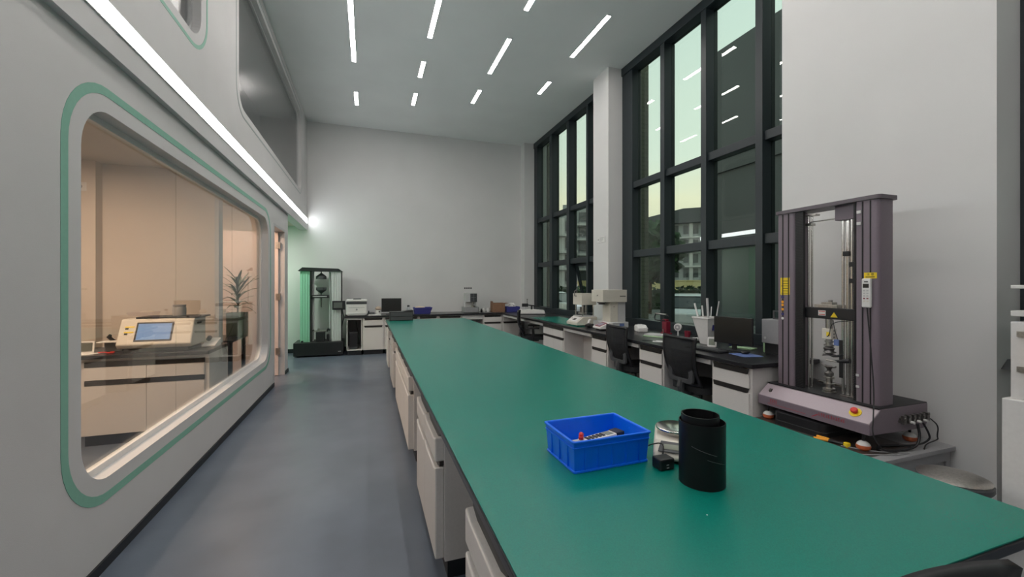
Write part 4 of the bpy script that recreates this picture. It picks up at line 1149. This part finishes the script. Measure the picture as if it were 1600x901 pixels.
# columns
def column(ya, yb, inner_side):
    s = MB().plate([rrect(3.25, 3.42, ya, yb, (.02, .02, .03, .03), 6)], .682, 2.085, 'XY')
    c = s.build('column', 'purple', r, smooth=True)
    g_ = MB()
    w = yb - ya
    for t in (.33, .66): g_.box(3.247, 3.2515, ya + w * t - .004, ya + w * t + .004, .684, 2.08)
    g_.build('groove', 'groove', c)
    return c
cl = column(2.425, 2.575, -1)
cr_ = column(1.84, 1.985, 1)
for ya, yb in ((2.362, 2.424), (1.986, 2.0)):
    s = MB().box(3.262, 3.285, ya, yb, .682, 2.08)
    for k in range(110): s.box(3.258, 3.262, ya, yb, .69 + k * .0126, .696 + k * .0126)
    s.build('bellows', 'black', r)
MB().plate([rrect(3.235, 3.44, 1.825, 2.59, .03)], 2.085, 2.112, 'XY').build('top_cover', 'purple_dark', r, .003)
bx('top_beam', 'purple', r, 3.30, 3.40, 1.986, 2.15, 1.98, 2.085)
# guide rods
for x, y in ((3.325, 2.365), (3.345, 2.352)): MB().cyl((x, y, .682), (x, y, 2.06), .008).build('guide_rod', 'chrome', r, smooth=True)
for x, y, rd in ((3.335, 2.115, .010), (3.345, 2.085, .015), (3.33, 2.05, .010), (3.33, 2.025, .007)): MB().cyl((x, y, .682), (x, y, 1.985), rd).build('guide_rod', 'chrome', r, smooth=True)
MB().box(3.31, 3.36, 2.30, 2.39, 2.045, 2.06).cyl((3.335, 2.36, 2.0), (3.335, 2.10, 2.0), .005).box(3.31, 3.36, 2.335, 2.385, 1.97, 1.99).build('cross_rod', 'steel', r)
for y, z in ((2.09, 1.73), (2.045, 1.65), (2.045, 1.53)): MB().box(3.32, 3.36, y - .02, y + .02, z - .018, z + .018).build('stop_collar', 'black', r, .003)
# crosshead
MB().box(3.29, 3.38, 2.0, 2.41, 1.242, 1.325).build('crosshead', 'black', r, .004)
MB.off = Vector(L) + Vector((.040, -.005, -.006))
bx('warning_label', 'paper', r, 3.329, 3.33, 2.205, 2.26, 1.26, 1.30)
MB().box(3.328, 3.329, 2.21, 2.255, 1.29, 1.295).box(3.328, 3.329, 2.21, 2.255, 1.265, 1.27).build('label_print', 'red', r)
MB().plate([[(2.12, 1.252), (2.17, 1.252), (2.145, 1.29)]], 3.3285, 3.33, 'YZ').build('warning_triangle', 'yellow', r)
MB().box(3.34, 3.44, 2.13, 2.30, 1.32, 1.345).box(3.36, 3.42, 2.18, 2.26, 1.345, 1.362).cyl((3.39, 2.21, 1.362), (3.39, 2.21, 1.378), .014).build('load_mount', 'steel', r, .002)
MB.off = Vector(L)
# upper grip train
gx, gy = 3.335, 2.215
MB().cyl((gx, gy, 1.168), (gx, gy, 1.242), .022).build('upper_shaft', 'steel', r, smooth=True)
b_ = bx('load_cell', 'cream', r, gx - .03, gx + .03, gy - .035, gy + .035, 1.088, 1.168, .003)
bx('label', 'yellow', b_, gx - .031, gx - .03, gy - .028, gy + .0, 1.113, 1.143)
for y in (-.037, .035):
    for z in (1.103, 1.128, 1.153): MB().cyl((gx, gy + y, z), (gx, gy + y + .003 , z), .006).build('screw', 'steel_dark', r)
MB().cyl((gx, gy, 1.02), (gx, gy, 1.088), .021).cyl((gx, gy, 1.035), (gx, gy, 1.043), .034).cyl((gx, gy, 1.065), (gx, gy, 1.072), .03).build('upper_coupling', 'steel', r, smooth=True)
MB().lathe([(.02, 0), (.036, .012), (.03, .03), (.038, .045), (.02, .06)], (gx, gy, .972), 16).tube([(gx, gy + .05, .955), (gx, gy + .01, .972), (gx, gy - .05, .967)], [.004, .013, .006], 8).tube([(gx, gy - .05, .992), (gx, gy, .978), (gx, gy + .045, .965)], [.004, .012, .004]).build('upper_grip', 'steel_dark', r, smooth=True)
# lower grip train
MB().cyl((gx, gy, .682), (gx, gy, .80), .020).cyl((gx, gy, .70), (gx, gy, .712), .04).cyl((gx, gy, .74), (gx, gy, .75), .034).cyl((gx, gy, .79), (gx, gy, .797), .035).cyl((gx, gy, .682), (gx, gy, .69), .045).build('lower_coupling', 'steel', r, smooth=True)
MB().lathe([(.018, 0), (.030, .012), (.030, .03), (.014, .045), (.016, .06), (.034, .08), (.001, .082)], (gx, gy, .80), 16).tube([(gx, gy + .055, .885), (gx, gy, .872), (gx, gy - .05, .882)], [.004, .012, .006]).build('lower_grip', 'steel_dark', r, smooth=True)
# extensometer arm on its black post
MB.off = Vector(L) + Vector((.03, -.025, 0))
MB().box(3.35, 3.375, 2.085, 2.11, .81, 1.09).build('extensometer_post', 'black', r, .002)
MB().tube([(3.36, 2.20, .985), (3.35, 2.16, .962), (3.35, 2.11, .969), (3.36, 2.09, .985)], [.005, .010, .008, .014], smooth=1).build('upper_arm', 'black', r, smooth=True)
MB().tube([(3.36, 2.04, .945), (3.35, 2.10, .932), (3.35, 2.17, .925)], [.02, .012, .005]).build('lower_arm', 'black', r, smooth=True)
MB().tube([(3.345, 2.195, .928), (3.345, 2.12, .926)], .006).build('clamp_tip', 'steel', r)
bx('sensor_plug', 'blue_pad', r, 3.345, 3.375, 2.11, 2.145, 1.045, 1.09, .004)
MB().tube([(3.34, 2.195, 1.10), (3.33, 2.165, 1.12), (3.33, 2.155, 1.20), (3.34, 2.12, 1.225), (3.36, 2.05, 1.235)], .003, 6, smooth=2).tube([(3.36, 2.125, 1.09), (3.35, 2.14, 1.16), (3.34, 2.145, 1.235)], .003, 6, smooth=1).build('sensor_cable', 'dark_grey', r)
MB.off = Vector(L)
MB().box(3.30, 3.32, 2.00, 2.12, .682, .690).tube([(3.29, 2.06, .687), (3.36, 2.0, .690)], .006).build('loose_bracket', 'steel_dark', r)
bx('rear_rail', 'steel', r, 3.50, 3.53, 2.0, 2.42, .70, .715)
for z in (.78, .86): bx('catch', 'light_grey', cr_, 3.243, 3.25, 1.955, 1.975, z, z + .016)
for z in (1.92, 2.0): bx('catch', 'plastic_white', cr_, 3.243, 3.25, 1.945, 1.97, z, z + .02)
# stickers
st_ = bx('sticker', 'yellow', cl, 3.2485, 3.25, 2.465, 2.545, 1.42, 1.56)
s = MB()
for k in range(6): s.box(3.2480, 3.2485, 2.472, 2.538 - (k % 3) * .008, 1.43 + k * .02, 1.434 + k * .02)
s.build('print', 'handle_black', st_)
for z, m_ in ((1.40, 'navy'), (1.36, 'orange'), (1.335, 'orange'), (1.30, 'orange'), (1.26, 'navy'), (1.225, 'plastic_white')):
    MB().cyl((3.2465, 2.525, z), (3.25, 2.525, z), .011, seg=14).build('round_sticker', m_, cl)
st_ = bx('sticker', 'yellow', cr_, 3.2455, 3.247, 1.848, 1.925, 1.545, 1.585)
text('注 意', .02, 'handle_black', r, Vector((3.2452, 1.886, 1.572)) - Vector(L), (radians(90), 0, radians(-90)))
MB().box(3.245, 3.2455, 1.86, 1.915, 1.552, 1.557).build('print', 'handle_black', st_)
# handset
hs = bx('handset', 'plastic_white', r, 3.222, 3.246, 1.872, 1.928, 1.345, 1.545, .008)
bx('screen', 'screen_dark', hs, 3.2212, 3.222, 1.882, 1.918, 1.48, 1.508)
for j in range(5):
    for i in range(2):
        bx('button', ['light_grey', 'light_grey', 'light_grey', 'dark_red', 'cream'][j], hs, 3.2208, 3.222, 1.884 + i * .02, 1.896 + i * .02, 1.385 + (4 - j) * .018, 1.393 + (4 - j) * .018)
bx('badge', 'dark_grey', hs, 3.2212, 3.222, 1.887, 1.91, 1.518, 1.526)
# feet
for x, y in ((3.13, 1.86), (3.13, 2.56), (3.62, 1.86), (3.62, 2.56)):
    MB().cyl((x, y, .425), (x, y, .53), .008).build('foot_screw', 'black', r)
    f_ = MB().lathe([(.026, 0), (.038, .010), (.041, .024), (.039, .034), (.010, .038)], (x, y, BZ), 20).build('foot', 'orange_red', r, smooth=True)
    MB().lathe([(.0395, .030), (.034, .044), (.022, .055), (.012, .060), (.001, .061)], (x, y, BZ), 20).build('foot_cap', 'plastic_white', f_, smooth=True)
# valves on the near side
s = MB()
for k in range(6):
    s.cyl((3.40 + k * .05, Y0 - .035, .60 + (k % 2) * .012), (3.40 + k * .05, Y0, .60 + (k % 2) * .012), .009).box(3.39 + k * .05, 3.415 + k * .05, Y0 - .03, Y0 - .01, .565, .62)
s.box(3.38, 3.67, Y0 - .012, Y0, .575, .585).build('valve_block', 'steel_dark', r)
for k in range(3): MB().cyl((3.46 + k * .07, Y0 - .05, .575), (3.46 + k * .07, Y0 - .03, .575), .009).build('connector', 'plastic_white', r)
done()
for pts, rr_, lb in (
    ([(3.235, 1.90, 1.345), (3.20, 1.86, 1.1), (3.17, 1.82, .80), (3.10, 1.785, .62), (3.07, 1.775, .55), (3.10, 1.76, .47), (3.18, 1.74, .412), (3.34, 1.75, .408)], .004, 'thin black cable hanging from the white handset down the big testing machine'),
    ([(3.48, 1.745, .57), (3.49, 1.735, .48), (3.44, 1.735, .415), (3.25, 1.76, .41), (3.18, 1.80, .41), (3.26, 1.86, .41), (3.42, 1.82, .41)], .008, 'thick black cable coiled on the steel table under the big testing machine'),
    ([(3.54, 1.745, .57), (3.58, 1.73, .49), (3.60, 1.74, .45), (3.52, 1.76, .415), (3.32, 1.84, .41)], .006, 'black cable drooping from the middle valve of the big testing machine'),
    ([(3.62, 1.745, .59), (3.68, 1.73, .54), (3.66, 1.73, .47), (3.70, 1.74, .44), (3.56, 1.74, .43), (3.50, 1.72, .408)], .004, 'thin black cable looping beside the back foot of the big testing machine'),
    ([(3.05, 1.95, .404), (3.15, 1.80, .404), (3.30, 1.74, .404), (3.36, 1.71, .404), (3.20, 1.73, .404), (3.02, 1.80, .404)], .004, 'grey cable lying along the near edge of the steel table')):
    m_ = 'grey' if lb.startswith('grey') else 'black'
    tag(MB().tube(pts, rr_, 8, smooth=3).build('cable', m_), lb, 'cable')
r = thing('carry_case', 'flat black padded case under the big testing machine', 'case', (3.30, 2.28, BZ), radians(4))
MB().plate([rrect(-.24, .24, -.19, .19, .05)], 0, .10, 'XY').build('shell', 'black', r, .02, seg=3)
MB().plate([rrect(-.243, .243, -.193, .193, .05), rrect(-.238, .238, -.188, .188, .05)], .035, .04, 'XY').build('zip', 'dark_grey', r)
r = thing('pliers', 'orange-handled pliers on the steel table beside the front foot of the testing machine', 'pliers', (3.06, 2.0, BZ), radians(-75))
MB().tube([(-.10, .02, .01), (-.03, .012, .012), (0, 0, .012), (.07, .012, .012), (.11, .0, .01)], [.007, .008, .010, .006, .003]).tube([(-.10, -.03, .01), (-.03, -.012, .012), (0, 0, .012), (.07, -.006, .012)], [.007, .008, .010, .004]).build('jaws', 'black', r)
MB().tube([(-.11, .024, .012), (-.06, .018, .014), (-.03, .012, .014)], .010).build('grip', 'orange', r, smooth=True)
MB().tube([(-.11, -.034, .012), (-.06, -.022, .014), (-.03, -.012, .014)], .010).build('grip', 'orange', r, smooth=True)
tag(MB().lathe([(.018, 0), (.022, .012), (.018, .026), (.001, .028)], seg=16).build('tape_roll', 'yellow', smooth=True), 'small yellow round cap on the steel table beside the pliers', 'cap')
at(bpy.data.objects['tape_roll'], (3.08, 1.93, BZ))

# pedal bin
r = thing('pedal_bin', 'round pedal bin with shiny steel lid beside the steel table', 'bin', (2.99, 1.345, 0))
MB().lathe([(.125, 0), (.125, .012), (.135, .02), (.14, .42), (.135, .43)], seg=40).build('body', 'steel', r, smooth=True)
MB().lathe([(.146, .42), (.152, .43), (.152, .452), (.146, .46), (.001, .46)], seg=40).build('rim', 'dark_grey', r, smooth=True)
MB().lathe([(.144, .458), (.147, .466), (.13, .474), (.09, .483), (.05, .488), (.001, .490)], seg=40).build('lid', 'steel', r, smooth=True)
bx('hinge', 'black', r, .12, .165, -.04, .04, .38, .445, .006)
bx('pedal', 'black', r, -.185, -.12, -.03, .03, .015, .03, .004)

# white upright machine at the right edge
r = world_thing('white_machine', 'white upright machine frame with orange panel at the right edge of the frame', 'machine', (3.55, 1.0, 0))
bx('body', 'plastic_white', r, 3.30, 3.79, .55, 1.285, 0, .88, .006)
bx('upright', 'plastic_white', r, 3.33, 3.60, 1.10, 1.262, .88, 1.30, .004)
bx('cross_bar', 'plastic_white', r, 3.33, 3.62, .55, 1.262, 1.33, 1.36, .003); bx('cross_bar', 'plastic_white', r, 3.33, 3.62, .55, 1.262, 1.48, 1.50, .003)
bx('rear_post', 'black', r, 3.62, 3.78, .60, 1.275, .88, 1.52, .003)
bx('panel', 'orange', r, 3.28, 3.33, .80, 1.175, .96, 1.24, .004)
for z in (1.03, 1.22): MB().box(3.318, 3.33, 1.18, 1.235, z, z + .03).cyl((3.312, 1.21, z + .015), (3.318, 1.21, z + .015), .008).build('bracket', 'steel', r)
MB().cyl((3.305, 1.13, .96), (3.29, 1.14, .90), .014, .018).build('cable_gland', 'black', r)
MB().tube([(3.29, 1.14, .90), (3.27, 1.15, .84), (3.275, 1.10, .78), (3.29, .95, .76)], .010, smooth=2).build('hose', 'black', r)
done()
r = thing('wall_bracket', 'small dark bracket jutting from the pillar side behind the white machine', 'bracket', (3.92, 1.5, .96))
MB().plate([[(-.08, 0), (.05, 0), (.05, .06), (.0, .06)]], -.05, 0, 'XZ').build('plate', 'dark_grey', r, .003)

# ================================================================== INSIDE THE OFFICE
OC = .8502
r = world_thing('bench_analyser', 'wide cream bench analyser with a glowing blue touch screen in the office', 'instrument', (-1.95, 5.15, OC))
MB().plate([[(4.98, .885), (5.36, .885), (5.36, 1.165), (5.06, 1.165), (4.95, .925)]], -2.265, -1.665, 'YZ').build('housing', 'cream', r, .012, seg=3)
bx('base', 'dark_grey', r, -2.22, -1.70, 5.0, 5.34, OC, .886)
bx('lid', 'black', r, -2.16, -1.62, 5.08, 5.36, 1.166, 1.182, .004)
m4 = Matrix.Translation((-1.985, 5.005, 1.045)) @ Matrix.Rotation(math.atan2(.24, .11), 4, 'X')
b_ = MB().plate([rrect(-.145, .155, -.10, .095, .004)], -.001, .004, 'XY', m4).build('bezel', 'black', r)
MB().plate([rect(-.13, .14, -.085, .08)], .004, .0055, 'XY', m4).build('screen', 'screen_blue', b_)
for y in (.045, -.01):
    w_ = MB().plate([rect(-.235, -.16, y, y + .012)], 0, .002, 'XY', m4).build('warning_label', 'yellow', r)
    MB().plate([rect(-.23, -.205, y - .02, y - .003)], 0, .002, 'XY', m4).build('symbol', 'black', w_)
MB().box(-1.665, -1.66, 5.12, 5.22, 1.10, 1.12).build('vent', 'dark_grey', r)
done()
r = thing('storage_jar', 'grey metal jar on top of the cream analyser', 'jar', (-1.86, 5.24, 1.1825))
MB().lathe([(.055, 0), (.058, .01), (.058, .085), (.05, .09)], seg=24).build('body', 'light_grey', r, smooth=True)
MB().lathe([(.052, .09), (.056, .095), (.056, .112), (.001, .114)], seg=24).build('lid', 'grey', r, smooth=True)
r = thing('desk_display', 'small white framed display on the office counter at the left edge of the glass', 'display', (-2.545, 5.06, OC), radians(8))
m4 = Matrix.Rotation(radians(-10), 4, 'X')
MB().plate([rrect(-.068, .068, 0, .115, .012)], 0, .02, 'XZ', m4).build('case', 'plastic_white', r, .004)
MB().plate([rrect(-.054, .054, .016, .10, .003)], -.002, 0, 'XZ', m4).build('screen', 'screen_grey', r)
tag(MB().plate([[(0, 0), (.36, .02), (.42, .16), (.02, .14)]], 0, .004, 'XY').build('paper_sheet', 'paper'), 'white paper sheets at the left end of the office counter', 'paper')
at(bpy.data.objects['paper_sheet.001'], (-2.80, 4.90, OC))
r = thing('desk_organiser', 'dark tray of pens and tools behind the small display in the office', 'organiser', (-2.345, 5.22, OC))
bx('tray', 'dark_grey', r, -.08, .06, -.10, .10, 0, .09, .004)
MB().tube([(-.05, 0, .09), (-.08, -.03, .14), (-.06, -.04, .15)], .016).tube([(.03, 0, .09), (.0, 0, .18)], .012).box(-.01, .08, -.03, .03, .09, .13).build('tools', 'black', r)
bx('paper', 'paper', r, -.12, .04, -.14, -.02, .0905, .10)
tag(MB().tube([(-2.42, 5.02, OC + .006), (-2.36, 5.0, OC + .012), (-2.32, 4.96, OC + .006), (-2.28, 5.0, OC + .008), (-2.34, 5.05, OC + .006)], .006, smooth=2).build('scissors', 'red'), 'red-handled tool lying left of the cream analyser', 'tool')
r = thing('desk_telephone', 'pale telephone on the office counter right of the cream analyser', 'telephone', (-1.57, 5.25, OC))
MB().plate([[(-.09, 0), (.10, 0), (.10, .08), (-.09, .02)]], -.07, .05, 'YZ').build('body', 'plastic_white', r, .006)
MB().cyl((-.03, -.02, .075), (-.03, .02, .09), .022).build('dial', 'black', r)
# potted plant beyond the partition
r = thing('potted_plant', 'tall leafy dracaena in a dark green planter behind the office glass', 'plant', (-1.62, 6.34, .8402))
MB().plate([rect(-.10, .10, -.10, .10), rect(-.09, .09, -.09, .09)], 0, .30, 'XY').box(-.10, .10, -.10, .10, 0, .01).build('planter', 'planter', r, .003)
bx('soil', 'bark', r, -.089, .089, -.089, .089, .01, .27)
MB().tube([(0, 0, .20), (.01, 0, .45), (-.005, .005, .70)], [.012, .010, .006]).build('stem', 'bark', r)
rnd = random.Random(11)
def leaf(p, az, L_, up, droop, w=.016):
    n = 9; V = []; Fc = []
    for i in range(n + 1):
        t = i / n
        rad = L_ * t; z = up * t * L_ - droop * L_ * t * t
        ww = w * sin(pi * min(1, t * .9 + .1)) + .001
        c = Vector((p[0] + cos(az) * rad, p[1] + sin(az) * rad, p[2] + z))
        sd = Vector((-sin(az), cos(az), 0)) * ww
        V += [c - sd, c + Vector((0, 0, -.004)), c + sd]
    for i in range(n):
        a = i * 3
        Fc += [(a, a + 1, a + 4, a + 3), (a + 1, a + 2, a + 5, a + 4)]
    s = MB(); s._add(V, Fc)
    return s.build('leaf', 'leaf', r, solid=.001)
for k in range(34):
    h = .34 + .38 * (k / 34)
    leaf((0, 0, h), k * 2.4, rnd.uniform(.17, .27) * (1 if k < 26 else .7), rnd.uniform(.5, 1.0) + (k / 34) * .9, rnd.uniform(.4, 1.1) * (1 - .5 * k / 34))
